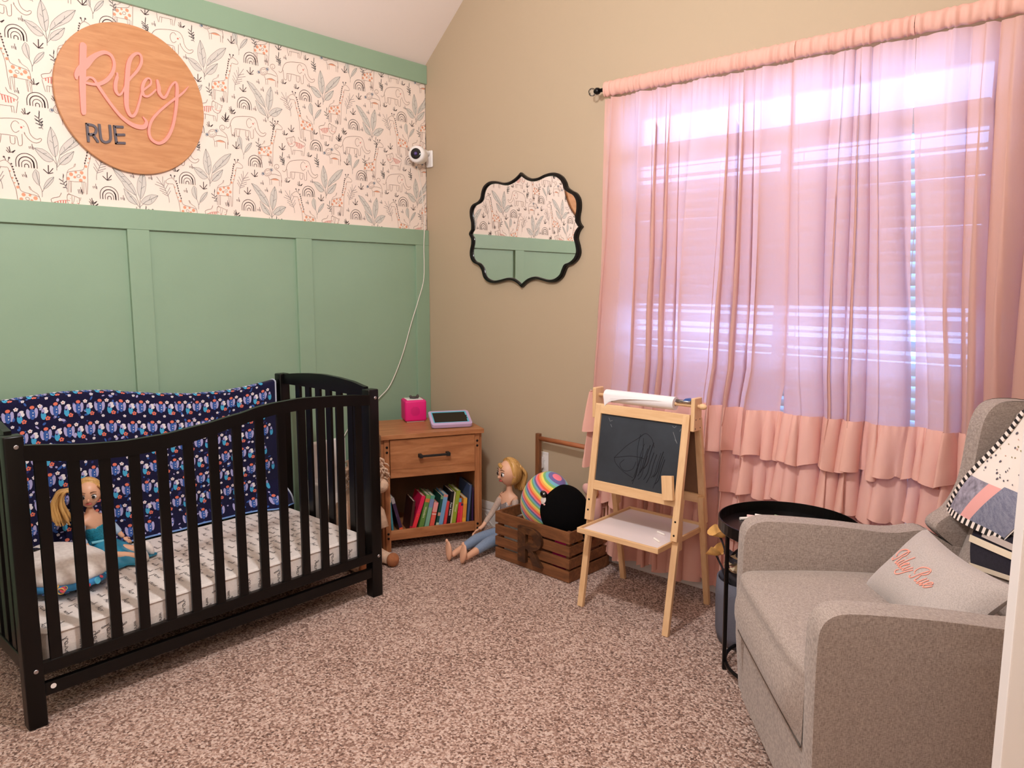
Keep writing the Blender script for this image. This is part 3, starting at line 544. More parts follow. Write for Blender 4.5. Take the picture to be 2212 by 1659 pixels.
# baby camera
bc = thing('baby_camera', 'small white security camera mounted high in the room corner', 'camera', (.04, 0, 2.14), scale=1.22)
bx(-.022, .022, -.012, 0, -.04, .04).obj('wall_plate', 'white', bc, bevel=.006, seg=3)
G().tube([(0, -.008, .02), (.002, -.03, .03), (.012, -.06, .022), (.022, -.085, .0)], .010, 10).obj('bracket', 'white', bc, smooth=True)
dv = V((-.05, -.85, .10)).normalized(); dv = V((.45, -.80, .02)).normalized(); xa = V((0, 0, 1)).cross(dv).normalized(); ya = dv.cross(xa); RC = Matrix((xa, ya, dv)).transposed()
g = G().lathe([(0, -.055), (.022, -.053), (.034, -.042), (.038, -.02), (.040, .01), (.039, .024), (.034, .032), (.0, .033)], 28, (.045, -.118, .0), RC)
g.obj('camera_body', 'white', bc, smooth=True)
lc = V((.045, -.118, .0))+dv*.0335
G().lathe([(0, 0), (.024, 0), (.025, .002), (.023, .004), (.012, .003), (0, .003)], 24, lc, RC).obj('lens_ring', 'screen', bc, smooth=True)
G().lathe([(0, .003), (.009, .003), (.007, .006), (0, .007)], 18, lc, RC).obj('lens', plain('lens_violet', (70, 50, 120), .05, coat=.6), bc, smooth=True)
cb = [(.035, -.10, 2.09), (.006, -.05, 2.0), (.006, -.03, 1.85), (.024, -.042, 1.728), (.024, -.048, 1.63), (.022, -.05, 1.44), (.022, -.098, 1.305), (.022, -.156, 1.169), (.022, -.231, .98), (.024, -.322, .823), (.024, -.403, .756), (.024, -.494, .694), (.024, -.576, .651), (.024, -.66, .56), (.024, -.70, .42), (.024, -.70, .2)]
tag(G().tube(smooth_pts(cb, 5), .0026, 6).obj('camera_cord', 'cable', smooth=True), 'thin white cord hanging from the camera down the green wall', 'cord')

# outlet with charger
ot = thing('wall_outlet', 'white wall outlet low on the beige wall behind the crate handle', 'outlet', (.922, 0, .445))
bx(-.036, .036, -.006, 0, -.058, .058).obj('outlet_plate', 'white', ot, bevel=.003)
for zz in (.022, -.022): bx(-.016, .016, -.0075, -.005, zz-.014, zz+.014).obj('socket', 'trim', ot, bevel=.003)
pg = thing('charger_plug', 'white charger block plugged into the wall outlet, cord hanging down', 'charger', (.914, -.0075, .442))
bx(-.018, .018, -.03, 0, -.03, .036).obj('plug_body', 'white', pg, bevel=.006, seg=3)
G().tube(smooth_pts([(0, -.02, -.03), (.002, -.022, -.08), (.01, -.02, -.2), (-.05, -.015, -.33), (-.2, -.012, -.42), (-.33, -.03, -.425), (-.40, -.03, -.36)], 6), .002, 6).obj('plug_cord', 'cable', pg, smooth=True)

# ---------------------------------------------------------------- curtains
rod = thing('curtain_rod', 'black curtain rod with a clear glass knob finial', 'rod', (1.30, -.085, 2.304))
G().cyl((.0, 0, 0), (2.12, 0, 0), .009, n=14).obj('rod_tube', 'black', rod, smooth=True)
G().lathe([(0, 0), (.010, 0), (.014, .004), (.016, .012), (.016, .018), (.010, .021), (.010, .028), (0, .028)], 20, (.012, 0, 0), Matrix(((0,0,-1),(0,1,0),(1,0,0)))).obj('finial_collar', 'black', rod, smooth=True)
G().ell((-.031, 0, 0), (.018, .019, .019), 14, 10).obj('finial_knob', 'crystal', rod, smooth=False)
for xx in (.045, 2.08): G().bar((xx, .085, 0), (xx, 0, 0), .012, .016).obj('rod_bracket', 'black', rod)
def hashf(i): return math.sin(i*12.9898)*43758.5453 % 1
def curtain(idx, label, L, Rg, nf, ph):
    # L, Rg: left and right edge x as function tables over z
    root = thing('curtain', label, 'curtain', ((interp(L, 1.2)+interp(Rg, 1.2))/2, -.085, .07), group=None)
    ox = root.location.x
    def wave(s, z, amp=1, f2=1, off=0):
        t = max(0, min(1, (2.30-z)/2.2)); A = .016+.030*min(1, t*2.2)
        q = s*nf+.35*math.sin(s*nf*1.9+ph)+.12*math.sin(z*2.1+s*9+ph)+off
        y = A*amp*(math.sin(2*PI*q)*.75+.25*math.sin(4*PI*q+1+ph*2))
        y += .010*math.exp(-t*26)*math.sin(2*PI*(s*nf*3.3+.3*math.sin(s*40)))
        x = .35*A*math.sin(4*PI*q+.5)
        return x, y
    def X(s, z): a, b = interp(L, z), interp(Rg, z); return a+(b-a)*s
    def panel_pt(s, z, dy=0, amp=1):
        x, y = wave(s, z, amp); env = min(1, min(s, 1-s)*14+.15)
        return (X(s, z)-ox+x*env, min(y+dy, .05), z-.07)
    nu = int(nf*14)
    G().grid(lambda s, t: panel_pt(s, 2.262-(2.262-.30)*t), nu, 34).obj('panel_cloth', 'curtain', root, smooth=True)
    # rod pocket with ruffled heading
    def hd(s, t):
        a = 2*PI*t; zz = 2.304+math.cos(a)*.034; yy = math.sin(a)*.019
        x, y = wave(s, 2.27); gth = .006*math.sin(2*PI*(s*nf*3.3+.3*math.sin(s*40)))
        return (X(s, 2.3)-ox+x*.3, yy*(1+.25*math.sin(s*nf*20))+gth*.6-.001, zz-.07+gth*.5)
    G().grid(hd, int(nf*20), 10).obj('rod_pocket', 'ruffle', root, smooth=True)
    tiers = [(.885, .690, 1.0), (.700, .520, 1.0), (.532, .330, 1.0), (.345, .075, .6)]
    for ti, (z1, z0, fl) in enumerate(tiers):
        def rf(s, t, z1=z1, z0=z0, ti=ti, fl=fl):
            z = z1+(z0-z1)*t; x, y = wave(s, z1, 1.0)
            ss = s*1.04-.02; env = min(1, min(s, 1-s)*14+.1)
            q = s*nf*2.3+ti*.37+ph+.4*math.sin(s*nf*2.2+ti)
            out = -.012-.004*ti*0-(.030*fl)*t**.8*(1+.35*math.sin(2*PI*s*nf*.55+ti))
            gat = (.004+.012*t)*math.sin(2*PI*q)+.004*math.exp(-t*9)*math.sin(2*PI*s*nf*6.1)
            zz = z+.010*t*math.sin(2*PI*s*nf*.8+ti*1.3)+.006*t*math.sin(2*PI*s*nf*1.7+ti)
            cr = .003*math.sin(s*90+t*9+ti)*math.sin(t*7+s*30)*t
            return (X(ss, z1)-ox+x*env*.6+(.012*t*math.cos(2*PI*q)), y*.9+out+gat+cr, zz-.07)
        G().grid(rf, int(nf*26), 9).obj('ruffle', 'ruffle', root, smooth=True)
    return root
E1 = [(.0, 1.352), (.30, 1.33), (.55, 1.312), (.80, 1.285), (.92, 1.300), (1.21, 1.311), (1.65, 1.329), (2.08, 1.338), (2.34, 1.342)]
S1L = [(0, 2.245), (.5, 2.232), (.9, 2.230), (1.05, 2.252), (2.34, 2.235)]; S1R = [(0, 2.252), (.5, 2.245), (.9, 2.241), (1.05, 2.228), (2.34, 2.215)]
S2L = [(0, 2.722), (.5, 2.722), (.92, 2.715), (1.59, 2.675), (1.92, 2.657), (2.05, 2.655), (2.34, 2.65)]; S2R = [(0, 2.748), (.5, 2.748), (.92, 2.733), (1.59, 2.689), (1.92, 2.666), (2.05, 2.657), (2.34, 2.652)]
E2 = [(0, 3.40), (2.34, 3.37)]
curtain(0, 'pink ruffled curtain panel at the left end of the rod, behind the easel', E1, S1L, 8.6, .3)
curtain(1, 'pink ruffled curtain panel in the middle, behind the black side table', S1R, S2L, 4.4, 1.7)
curtain(2, 'pink ruffled curtain panel at the right end, behind the grey armchair', S2R, E2, 6.2, 2.6)

# ---------------------------------------------------------------- crib
CY0, CY1 = -2.45, -1.045
RT = [(-2.45, .917), (-2.40, .914), (-2.213, .889), (-2.107, .882), (-1.973, .885), (-1.838, .900), (-1.692, .922), (-1.617, .938), (-1.547, .945), (-1.434, .950), (-1.30, .943), (-1.189, .935), (-1.111, .926), (-1.045, .920)]
RB_ = [(-2.45, .871), (-2.40, .866), (-2.278, .845), (-2.19, .834), (-2.096, .829), (-2.002, .831), (-1.913, .838), (-1.818, .853), (-1.724, .873), (-1.632, .888), (-1.542, .899), (-1.461, .901), (-1.361, .900), (-1.248, .893), (-1.097, .881), (-1.045, .878)]
cr = thing('crib', 'black slatted wooden crib with curved rails against the green wall', 'crib', (0, 0, 0))
def post(x, y, h):
    o = G().bb(-.026, .026, -.0275, .0275, 0, h).obj('leg', 'black', cr, bevel=.006, seg=3); o.location = (x, y, 0); return o
post(.810, -1.0725, .948); post(.810, -2.4225, .946); post(.097, -1.0725, .960); post(.097, -2.4225, .960)
N = 48; ys = [CY0+.05+(CY1-CY0-.10)*i/N for i in range(N+1)]
def rail(x0, x1, f, name, mirror=False):
    mm = (lambda y: CY0+CY1-y) if mirror else (lambda y: y)
    up = [(y, interp(RT, mm(y))) for y in ys]; lo = [(y, interp(RB_, mm(y))) for y in ys]
    G().prism(up+lo[::-1], x1-x0, (x0, 0, 0), (0, 1, 0), (0, 0, 1), (1, 0, 0)).obj(name, 'black', cr, bevel=.003, seg=2)
rail(.815, .836, None, 'front_rail'); rail(.075, .097, None, 'back_rail', True)
bx(.812, .834, CY0+.05, CY1-.05, .169, .211).obj('bottom_rail', 'black', cr, bevel=.003)
bx(.075, .097, CY0+.05, CY1-.05, .169, .211).obj('bottom_rail', 'black', cr, bevel=.003)
bx(.808, .830, CY0+.05, CY1-.05, .095, .139).obj('stretcher', 'black', cr, bevel=.003)
for k in range(14):
    y = -2.356+.0925*k
    bx(.818, .831, y-.0178, y+.0178, .20, interp(RB_, y)+.012).obj('slat', 'black', cr, bevel=.002)
    bx(.080, .093, y-.0178, y+.0178, .20, interp(RB_, CY0+CY1-y)+.012).obj('slat', 'black', cr, bevel=.002)
AR = [(.123, .958), (.204, .968), (.266, .974), (.36, .981), (.461, .985), (.57, .981), (.676, .973), (.784, .955)]
for y in (-1.083, -2.434):
    xs = [.12+.664*i/24 for i in range(25)]
    G().prism([(x, interp(AR, x)) for x in xs]+[(x, .914-.010*abs(x-.45)) for x in xs[::-1]], .021, (0, y+.0105+.010, 0), (1, 0, 0), (0, 0, 1), (0, -1, 0)).obj('end_rail', 'black', cr, bevel=.003)
    bx(.12, .787, y-.0, y+.021, .165, .215).obj('end_bottom_rail', 'black', cr, bevel=.003)
    for k in range(7):
        x = .2435+.0845*k; bx(x-.0205, x+.0205, y+.004, y+.017, .20, .925).obj('end_slat', 'black', cr, bevel=.002)
bx(.105, .806, -2.39, -1.10, .158, .172).obj('mattress_support', 'black_matte', cr)
for (y, z) in ((-2.418, .912), (-1.066, .91), (-2.418, .19), (-1.066, .19)):
    G().lathe([(0, 0), (.0075, 0), (.0075, .002), (.005, .004), (0, .002)], 14, (.836, y, z), Matrix(((0,0,1),(1,0,0),(0,1,0)))).obj('bolt', 'chrome', cr, smooth=True)
G().disc((.8305, -2.372, .122), .0085, (1, 0, 0), 20).obj('round_sticker', 'sticker', cr)

# mattress with scripted sheet
MZ0, MZ1 = .174, .287; MX0, MX1, MY0, MY1 = .125, .797, -2.385, -1.106
mt = thing('crib_mattress', 'crib mattress in a white sheet printed with grey handwriting', 'mattress', ((MX0+MX1)/2, (MY0+MY1)/2, MZ0))
hx, hy, hz = (MX1-MX0)/2, (MY1-MY0)/2, MZ1-MZ0
def mtop(x, y): return hz+.003*math.sin(x*11+y*5)*math.sin(y*9)
def rr(n, ex, ey, r):
    P = []
    for cx, cy, a0 in ((ex-r, ey-r, 0), (-ex+r, ey-r, PI/2), (-ex+r, -ey+r, PI), (ex-r, -ey+r, 3*PI/2)):
        for i in range(n+1): a = a0+PI/2*i/n; P.append((cx+r*math.cos(a), cy+r*math.sin(a)))
    return P
g = G(); rings = []; lev = [(0, -.010), (.008, 0), (.5*hz, .003), (hz-.012, 0), (hz-.004, -.004), (hz, -.012)]
vs = []
for z, d in lev: vs += [(p[0], p[1], z) for p in rr(6, hx+d, hy+d, .06)]
n = 28; fs = []
for i in range(len(lev)-1):
    for k in range(n): fs.append((i*n+k, i*n+(k+1) % n, (i+1)*n+(k+1) % n, (i+1)*n+k))
fs += [tuple(range(n-1, -1, -1)), tuple((len(lev)-1)*n+k for k in range(n))]
g.add(vs, fs).obj('mattress_body', 'sheet', mt, smooth=False, bevel=0)
for zz in (hz-.006, .016): G().tube([(p[0], p[1], zz) for p in rr(6, hx+.001, hy+.001, .06)], .0035, 6, closed=True).obj('piping', 'sheet', mt, smooth=True)
# handwriting: strokes for short words
WORDS = {
 'love': [[(0, .2), (.5, 1.2), (.9, 2.3), (.65, 2.6), (.45, 1.5), (.6, .2), (1.1, .1), (1.5, .9), (1.9, 1.0), (2.1, .5), (1.7, .05), (1.4, .5), (1.8, 1.0), (2.5, .9), (2.8, 1.0), (3.0, .1), (3.5, 1.0), (3.9, .9), (4.2, .4), (4.8, .7), (4.7, 1.05), (4.35, .8), (4.5, .15), (5.2, .3)]],
 'you': [[(0, 1), (.2, .3), (.7, .2), (1, 1), (.9, 0), (.6, -1), (.2, -.9), (.6, -.2), (1.5, .6), (1.9, 1), (1.6, .4), (1.9, .05), (2.3, .5), (2.0, 1), (2.8, .9), (2.9, .2), (3.3, .1), (3.7, 1), (3.7, .2), (4.2, .2)]],
 'my': [[(0, .1), (.3, 1), (.4, .1), (.8, 1), (.9, .1), (1.3, 1), (1.4, .1), (1.9, .4), (2.1, 1), (2.2, .3), (2.6, .2), (2.9, 1), (2.8, 0), (2.4, -1), (2.1, -.8), (2.6, -.1), (3.3, .4)]]}
g = G(); sz = .0115; rnd = random.Random(3); nm = ['love', 'you', 'my', 'love', 'my', 'you']
row = 0; y = -hy+.03
while y < hy-.04:
    x = -hx+.02+(row % 3)*.02; k = row
    while x < hx-.02:
        wd = nm[k % 6]; Lw = (5.2, 4.2, 3.3)[('love', 'you', 'my').index(wd)]*sz
        if x+Lw < hx-.015:
            for st in WORDS[wd]:
                P = [(x+q[0]*sz, y-(q[1]*sz)*.9, mtop(x, y)*0+hz+.0008) for q in smooth_pts(st, 2)]
                g.ribbon([(p[0], p[1], p[2]) for p in P], .0018, (0, 0, 1))
        x += Lw+.030; k += 1
    # the same line runs down the front face
    z = hz-.03; k = row+2
    for wd in (nm[k % 6],):
        Lw = (5.2, 4.2, 3.3)[('love', 'you', 'my').index(wd)]*sz*1.05
        for st in WORDS[wd]:
            P = [(hx+.0038, y-(q[1]*sz)*.9, .022+(Lw-q[0]*sz*1.05)) for q in smooth_pts(st, 2)]
            if abs(y) < hy-.07: g.ribbon(P, .0018, (1, 0, 0))
    y += .043; row += 1
g.obj('sheet_handwriting', 'sheet_ink', mt, fix=False, kind='stuff')

# navy printed blanket over the back rail
BY0, BY1 = -2.40, -1.118
bk = thing('crib_blanket', 'navy blanket printed with flowers draped over the back rail of the crib', 'blanket', (.12, -1.76, .29))
bo = V(bk.location)
def bpt(s, t, off=0):
    y = BY0+(BY1-BY0)*s; zt = interp(RT, CY0+CY1-y)+.010
    # t: 0 behind the rail, .12..  top, then down the inside
    rip = .006*math.sin(y*14)+.004*math.sin(y*31+2)
    if t < .14: u = t/.14; x, z, nx, nz = .066, zt-.16*(1-u), -1, 0
    elif t < .24:
        a = PI-(t-.14)/.10*PI; x = .086+.024*math.cos(a)*1.0; z = zt+.010*math.sin(a); nx, nz = math.cos(a), math.sin(a)
    else:
        u = (t-.24)/.76; x = .110+rip*min(1, u*5)+.006*u+.035*max(0, u-.9)*10*.3; z = zt-(zt-.298)*u; nx, nz = 1, 0
        if s > .9 and u > .80: e = (s-.9)/.1*(u-.80)/.20; x += .055*math.sin(min(1, e*1.1)*PI*.8); y += .05*e
    return V((x+nx*off, y, z+nz*off))-bo
g = G().grid(lambda s, t: bpt(s, t), 72, 46); g.obj('blanket_cloth', 'navy', bk, smooth=True)
G().tube([bpt(1, .14+.86*i/40, .001) for i in range(41)], .004, 6).obj('edge_piping', colour((190, 196, 214)), bk, smooth=True)
G().tube([bpt(i/60, 1.0, .001) for i in range(61)], .004, 6).obj('edge_piping', colour((120, 160, 220)), bk, smooth=True)
PR = {k: G() for k in ('white', 'coral', 'blue', 'aqua', 'lav', 'deep')}
PC = dict(white=(236, 228, 232), coral=(232, 120, 96), blue=(52, 92, 168), aqua=(70, 170, 214), lav=(176, 170, 216), deep=(40, 46, 110))
def bmap(yc, tc):   # patch mapper: local (a,b) metres around (y, distance down) -> surface
    H = .70
    def f(a, b, off): return bpt((yc+a-BY0)/(BY1-BY0), min(.999, max(.15, tc-b*.76/H)), off)
    return f
def pdisc(k, f, a, b, r, ry=None, rot=0, n=9, lay=0):
    ry = ry or r; c, s_ = math.cos(rot), math.sin(rot)
    vs = [f(a+r*math.cos(2*PI*i/n)*c-ry*math.sin(2*PI*i/n)*s_, b+r*math.cos(2*PI*i/n)*s_+ry*math.sin(2*PI*i/n)*c, .0014+lay*.0003) for i in range(n)]
    PR[k].add(vs, [tuple(range(n))])
def flower(f, a, b, r, k, kc):
    for i in range(5): pdisc(k, f, a+r*.62*math.cos(i*1.2566+.3), b+r*.62*math.sin(i*1.2566+.3), r*.42, n=7, lay=1)
    pdisc(kc, f, a, b, r*.26, n=7, lay=2)
rnd = random.Random(11); DX, DT = .082, .128
for i in range(-1, 17):
    for j in range(0, 9):
        yc = BY0+.02+DX*i+(DX/2 if j % 2 else 0); tc = .20+DT*.84*j
        if yc < BY0+.03 or yc > BY1-.035 or tc > .975 or tc < .17: continue
        f = bmap(yc, tc)
        pdisc('lav', f, -.013, .004, .0075, .022, .12); pdisc('lav', f, .013, .004, .0075, .022, -.12)          # bell shaped bloom
        pdisc('blue', f, 0, .0, .010, .024, lay=1); pdisc('white', f, .003, .006, .0025, n=6, lay=2); pdisc('white', f, .002, -.006, .0025, n=6, lay=2)
        pdisc('coral', f, .001, .029, .0085, .0075, lay=2)
        if tc < .9:
            pdisc('aqua', f, .038, -.012, .0095, .019, lay=1); pdisc('lav', f, .0375, .006, .006, .011, lay=2); pdisc('deep', f, .037, -.001, .004, lay=3, n=7)
            flower(f, .028, .030, .0085, 'white', 'coral'); flower(f, -.030, -.026, .0095, 'coral', 'deep')
            pdisc('white', f, -.036, .016, .008, .006, lay=1); pdisc('white', f, -.036, .004, .0105, .009, .2, lay=1)    # pale blossom pair
            flower(f, .012, -.040, .0065, 'white', 'lav')
        for q in range(6): pdisc(rnd.choice(['blue', 'deep', 'lav', 'blue']), f, rnd.uniform(-.04, .04), rnd.uniform(-.05, .05), rnd.uniform(.003, .011), rnd.uniform(.003, .006), rnd.uniform(0, 3), n=6)
for k, gg in PR.items(): gg.obj('printed_flowers', colour(PC[k], .9), bk, fix=False, kind='stuff')

# plush in the crib, flat on the mattress
wp = thing('crib_plush', 'flat white and blue plush toy with black eyes lying in the crib', 'plush toy', (.345, -2.19, .288))
G().ell((0, 0, .064), (.225, .150, .058), 40, 16, fn=lambda p: V((p.x, p.y*(1+.25*(p.x/.225)), max(p.z, -.016)))).obj('plush_top', 'plush_white', wp, smooth=True)
G().ell((.004, 0, .040), (.229, .153, .040), 40, 12, fn=lambda p: V((p.x, p.y*(1+.25*(p.x/.229)), p.z))).obj('plush_belly', 'plush_blue', wp, smooth=True)
rnd = random.Random(5); gr = {k: G() for k in range(4)}
for k in range(70):
    th = rnd.uniform(-2.4, 1.9); ph = rnd.uniform(-.75, .30); r = rnd.uniform(.006, .013)
    p = V((.229*math.cos(ph)*math.cos(th), .153*math.cos(ph)*math.sin(th)*(1+.25*math.cos(ph)*math.cos(th)), .040*math.sin(ph)))
    nr = V((math.cos(ph)*math.cos(th)/.229, math.cos(ph)*math.sin(th)/.153, math.sin(ph)/.04)).normalized()
    c = p+nr*.0022+V((.004, 0, .040)); x = nr.orthogonal().normalized(); y = nr.cross(x)
    if k % 3: gr[k % 4].tube([c+(x*math.cos(a)+y*math.sin(a))*r for a in [i*PI/6 for i in range(12)]], r*.22, 5, closed=True)
    else: gr[k % 4].disc(c+nr*.0015, r, nr, 12)
for k, c in enumerate([(90, 190, 225), (244, 196, 110), (120, 140, 210), (230, 90, 110)]): gr[k].obj('ring_pattern', colour(c, .8), wp, fix=False, kind='stuff')
for (x, y) in ((-.175, -.045), (-.075, -.055)):
    zt = .064+.058*math.sqrt(max(0, 1-(x/.225)**2-(y/.15)**2))
    G().ell((x, y, zt-.001), (.026, .016, .008), 18, 8, RZ(.5)).obj('eye', 'eye', wp, smooth=True)

# ---------------------------------------------------------------- dolls
def head(root, c, r, face, up, skin, kind):
    """head with features; face = forward, up = up"""
    fz = V(face).normalized(); uz = (V(up)-fz*V(up).dot(fz)).normalized(); sx = fz.cross(uz); Rm = Matrix((sx, fz, uz)).transposed(); c = V(c)
    def sh(p):
        p = V(p)
        if p.z < 0: p.x *= 1-.28*(-p.z/r)**1.3; p.y *= 1-.10*(-p.z/r)
        if p.y > 0: p.y *= .96
        return p
    hd = G().ell(c, (r*.86, r*.92, r*1.08), 28, 20, Rm, sh).obj('head', skin, root, smooth=True)
    at = lambda x, y, z: c+Rm @ V((x*r, y*r, z*r))
    G().ell(at(0, .90, -.20), (r*.10, r*.16, r*.14), 12, 8, Rm).obj('nose', skin, hd, smooth=True)
    G().ell(at(0, .80, -.52), (r*.24, r*.10, r*.085), 14, 8, Rm).obj('mouth', 'lip', hd, smooth=True)
    for sgn in (-1, 1):
        G().ell(at(sgn*.36, .775, .04), (r*.20, r*.10, r*.17), 16, 10, Rm).obj('eye_white', 'eyewhite', hd, smooth=True)
        G().ell(at(sgn*.35, .835, .03), (r*.125, r*.07, r*.14), 14, 8, Rm).obj('iris', 'eye', hd, smooth=True)
        G().tube([at(sgn*.56, .72, .20), at(sgn*.38, .82, .24), at(sgn*.2, .86, .2)], [r*.015, r*.035, r*.02], 6).obj('lash', 'eye', hd, smooth=True)
        G().tube([at(sgn*.58, .72, .40), at(sgn*.38, .82, .47), at(sgn*.16, .88, .42)], [r*.015, r*.03, r*.025], 6).obj('brow', 'brow', hd, smooth=True)
        G().ell(at(sgn*.86, -.05, -.08), (r*.10, r*.14, r*.22), 12, 8, Rm).obj('ear', skin, hd, smooth=True)
    return hd, at, Rm

# big doll on the carpet beside the crate
bd = thing('floor_doll', 'large blonde doll with silver top and bare feet sitting beside the crate', 'doll', (.80, -.19, 0))
T = V((.80, -.19, 0)); L_ = lambda *p: tuple(V(p)-T)
# one continuous body: pelvis root, spine, neck, legs, arms
vts = [L_(.800,-.175,.060), L_(.803,-.165,.130), L_(.808,-.160,.200), L_(.812,-.158,.262), L_(.815,-.160,.292), L_(.816,-.163,.335),
       L_(.772,-.205,.056), L_(.755,-.345,.062), L_(.765,-.500,.040), L_(.770,-.553,.030),
       L_(.832,-.205,.056), L_(.835,-.340,.060), L_(.845,-.485,.038), L_(.850,-.538,.030),
       L_(.770,-.170,.262), L_(.742,-.215,.175), L_(.735,-.290,.108), L_(.730,-.315,.100),
       L_(.852,-.155,.262), L_(.872,-.175,.180), L_(.868,-.230,.125), L_(.866,-.250,.115)]
eds = [(0,1),(1,2),(2,3),(3,4),(4,5),(0,6),(6,7),(7,8),(8,9),(0,10),(10,11),(11,12),(12,13),(3,14),(14,15),(15,16),(16,17),(3,18),(18,19),(19,20),(20,21)]
rd = [(.052,.05),(.036,.04),(.044,.042),(.036,.034),(.018,.018),(.017,.017), .036,.028,.018,.015, .036,.028,.018,.015, .018,.014,.011,.010, .018,.014,.011,.010]
skin_obj('body', vts, eds, rd, 'skin', bd)
# clothes: same figure, slightly fuller
skin_obj('leggings', [vts[0], L_(.801,-.17,.095)]+[vts[i] for i in (6,7)]+[L_(.763,-.470,.044)]+[vts[i] for i in (10,11)]+[L_(.843,-.458,.042)],
         [(0,1),(0,2),(2,3),(3,4),(0,5),(5,6),(6,7)], [(.057,.055),(.050,.05), .041,.033,.0225, .041,.033,.0225], 'jeans', bd)
skin_obj('top', [L_(.800,-.172,.080), vts[1], vts[2], L_(.811,-.158,.255), L_(.79,-.165,.262), L_(.832,-.157,.262)], [(0,1),(1,2),(2,3),(3,4),(3,5)], [(.060,.058),(.043,.046),(.051,.049),(.038,.036),.024,.024], 'silver', bd)
for a in ((14, 15, 16), (18, 19, 20)): skin_obj('sleeve', [vts[a[0]], vts[a[1]], tuple(V(vts[a[2]])*.8+V(vts[a[1]])*.2)], [(0,1),(1,2)], [.023,.018,.0145], 'sleeve', bd, levels=1)
hd, at, RmH = head(bd, L_(.818, -.168, .398), .066, (-.32, -.94, -.06), (0, 0, 1), 'skin', 0)
g = G().ell(at(.0, -.16, .20), (.066*1.0, .066*.98, .066*1.10), 28, 20, RmH, lambda p: V((p.x, p.y if p.y < .02 else p.y*.55, p.z*(1.0 if p.z > 0 else 1.15)+(-.15*max(0, -p.y)))))
g.obj('hair', 'blonde', hd, smooth=True)
rnd = random.Random(2)
g = G()
for k in range(34):
    a = rnd.uniform(-.9, .9); g.tube(smooth_pts([at(.75*a, -.75+.1*abs(a), .6), at(.98*a, -1.12, -.1), at(.8*a+.1, -1.12+rnd.uniform(-.1, .1), -.9), at(.6*a+.15, -.95, -1.55+rnd.uniform(-.2, .3))], 4), [.009]*12+[.004], 6)
g.obj('hair_lock', 'blonde', hd, smooth=True)
G().tube(smooth_pts([at(-.2, .72, .62), at(.35, .62, .72), at(.78, .2, .55), at(.95, -.3, .25)], 5), .010, 8).obj('hair_sweep', 'blonde', hd, smooth=True)
def foot(root, heel, d, up, L0, mat='skin'):
    """bare foot: sole seen from the front, five toes"""
    d = V(d).normalized(); up = (V(up)-d*V(up).dot(d)).normalized(); sx = d.cross(up); Rm = Matrix((sx, up, d)).transposed(); heel = V(heel)
    def sh(p):
        k = (p.z/L0+.5); w_ = .62+.5*k if k < .75 else 1.0-.35*(k-.75); return V((p.x*w_, p.y*(1.25-.65*k), p.z))
    f = G().ell(heel+d*L0*.5, (L0*.29, L0*.14, L0*.5), 18, 14, Rm, sh).obj('foot', mat, root, smooth=True)
    for i in range(5):
        r = L0*(.075 if i == 0 else .052-.004*i); c = heel+d*L0*(.97-.035*i*i*.5)+sx*L0*(.17-.092*i)+up*L0*.01
        G().ell(c, (r, r*1.05, r*1.5), 10, 8, Rm).obj('toe', mat, f, smooth=True)
foot(bd, L_(.768, -.566, .008), (-.10, .02, 1), (.25, .95, .1), .100)
foot(bd, L_(.846, -.552, .008), (.14, .05, 1), (.25, .95, .1), .100)
def hand(root, wrist, d, nrm, L0, mat='skin'):
    d = V(d).normalized(); nrm = (V(nrm)-d*V(nrm).dot(d)).normalized(); sx = d.cross(nrm); Rm = Matrix((sx, nrm, d)).transposed(); wrist = V(wrist)
    h = G().ell(wrist+d*L0*.26, (L0*.22, L0*.11, L0*.30), 14, 10, Rm).obj('hand', mat, root, smooth=True)
    for i, (o, l) in enumerate(((-.17, .44), (-.06, .52), (.055, .49), (.16, .38))):
        b = wrist+d*L0*.46+sx*L0*o
        G().tube([b, b+d*L0*l*.55-nrm*L0*.03, b+d*L0*l*.9-nrm*L0*.14], [L0*.058, L0*.052, L0*.04], 8).obj('finger', mat, h, smooth=True)
    b = wrist+d*L0*.12-sx*L0*.18
    G().tube([b, b+d*L0*.18-sx*L0*.14, b+d*L0*.38-sx*L0*.17], [L0*.065, L0*.058, L0*.042], 8).obj('thumb', mat, h, smooth=True)
hand(bd, L_(.731, -.310, .101), (-.1, -.85, -.3), (-.5, .1, .85), .062)
hand(bd, L_(.866, -.246, .115), (-.2, -.9, -.3), (.3, .1, .9), .062)

# doll in the crib
cd = thing('crib_doll', 'blonde doll in a teal dress sitting in the crib against the navy blanket', 'doll', (.20, -2.01, .288))
T2 = V(cd.location); L2 = lambda *p: tuple(V(p)-T2)
v2 = [L2(.200,-2.005,.330), L2(.205,-2.010,.375), L2(.212,-2.020,.425), L2(.216,-2.026,.462), L2(.219,-2.030,.486), L2(.222,-2.033,.515),
      L2(.225,-1.985,.320), L2(.290,-1.930,.325), L2(.330,-1.872,.312), L2(.240,-2.015,.318), L2(.330,-1.975,.318), L2(.380,-1.915,.310),
      L2(.225,-2.068,.455), L2(.250,-2.085,.400), L2(.285,-2.060,.352), L2(.212,-1.982,.455), L2(.220,-1.945,.405), L2(.245,-1.920,.360)]
e2 = [(0,1),(1,2),(2,3),(3,4),(4,5),(0,6),(6,7),(7,8),(0,9),(9,10),(10,11),(3,12),(12,13),(13,14),(3,15),(15,16),(16,17)]
r2 = [.040,.032,.036,.028,.016,.015,.026,.021,.015,.026,.021,.015,.016,.013,.010,.016,.013,.010]
skin_obj('body', v2, e2, r2, 'skin2', cd)
skin_obj('bodice', [v2[0], v2[1], v2[2], L2(.214,-2.022,.442)], [(0,1),(1,2),(2,3)], [.045,.037,.041,.036], 'sequin', cd)
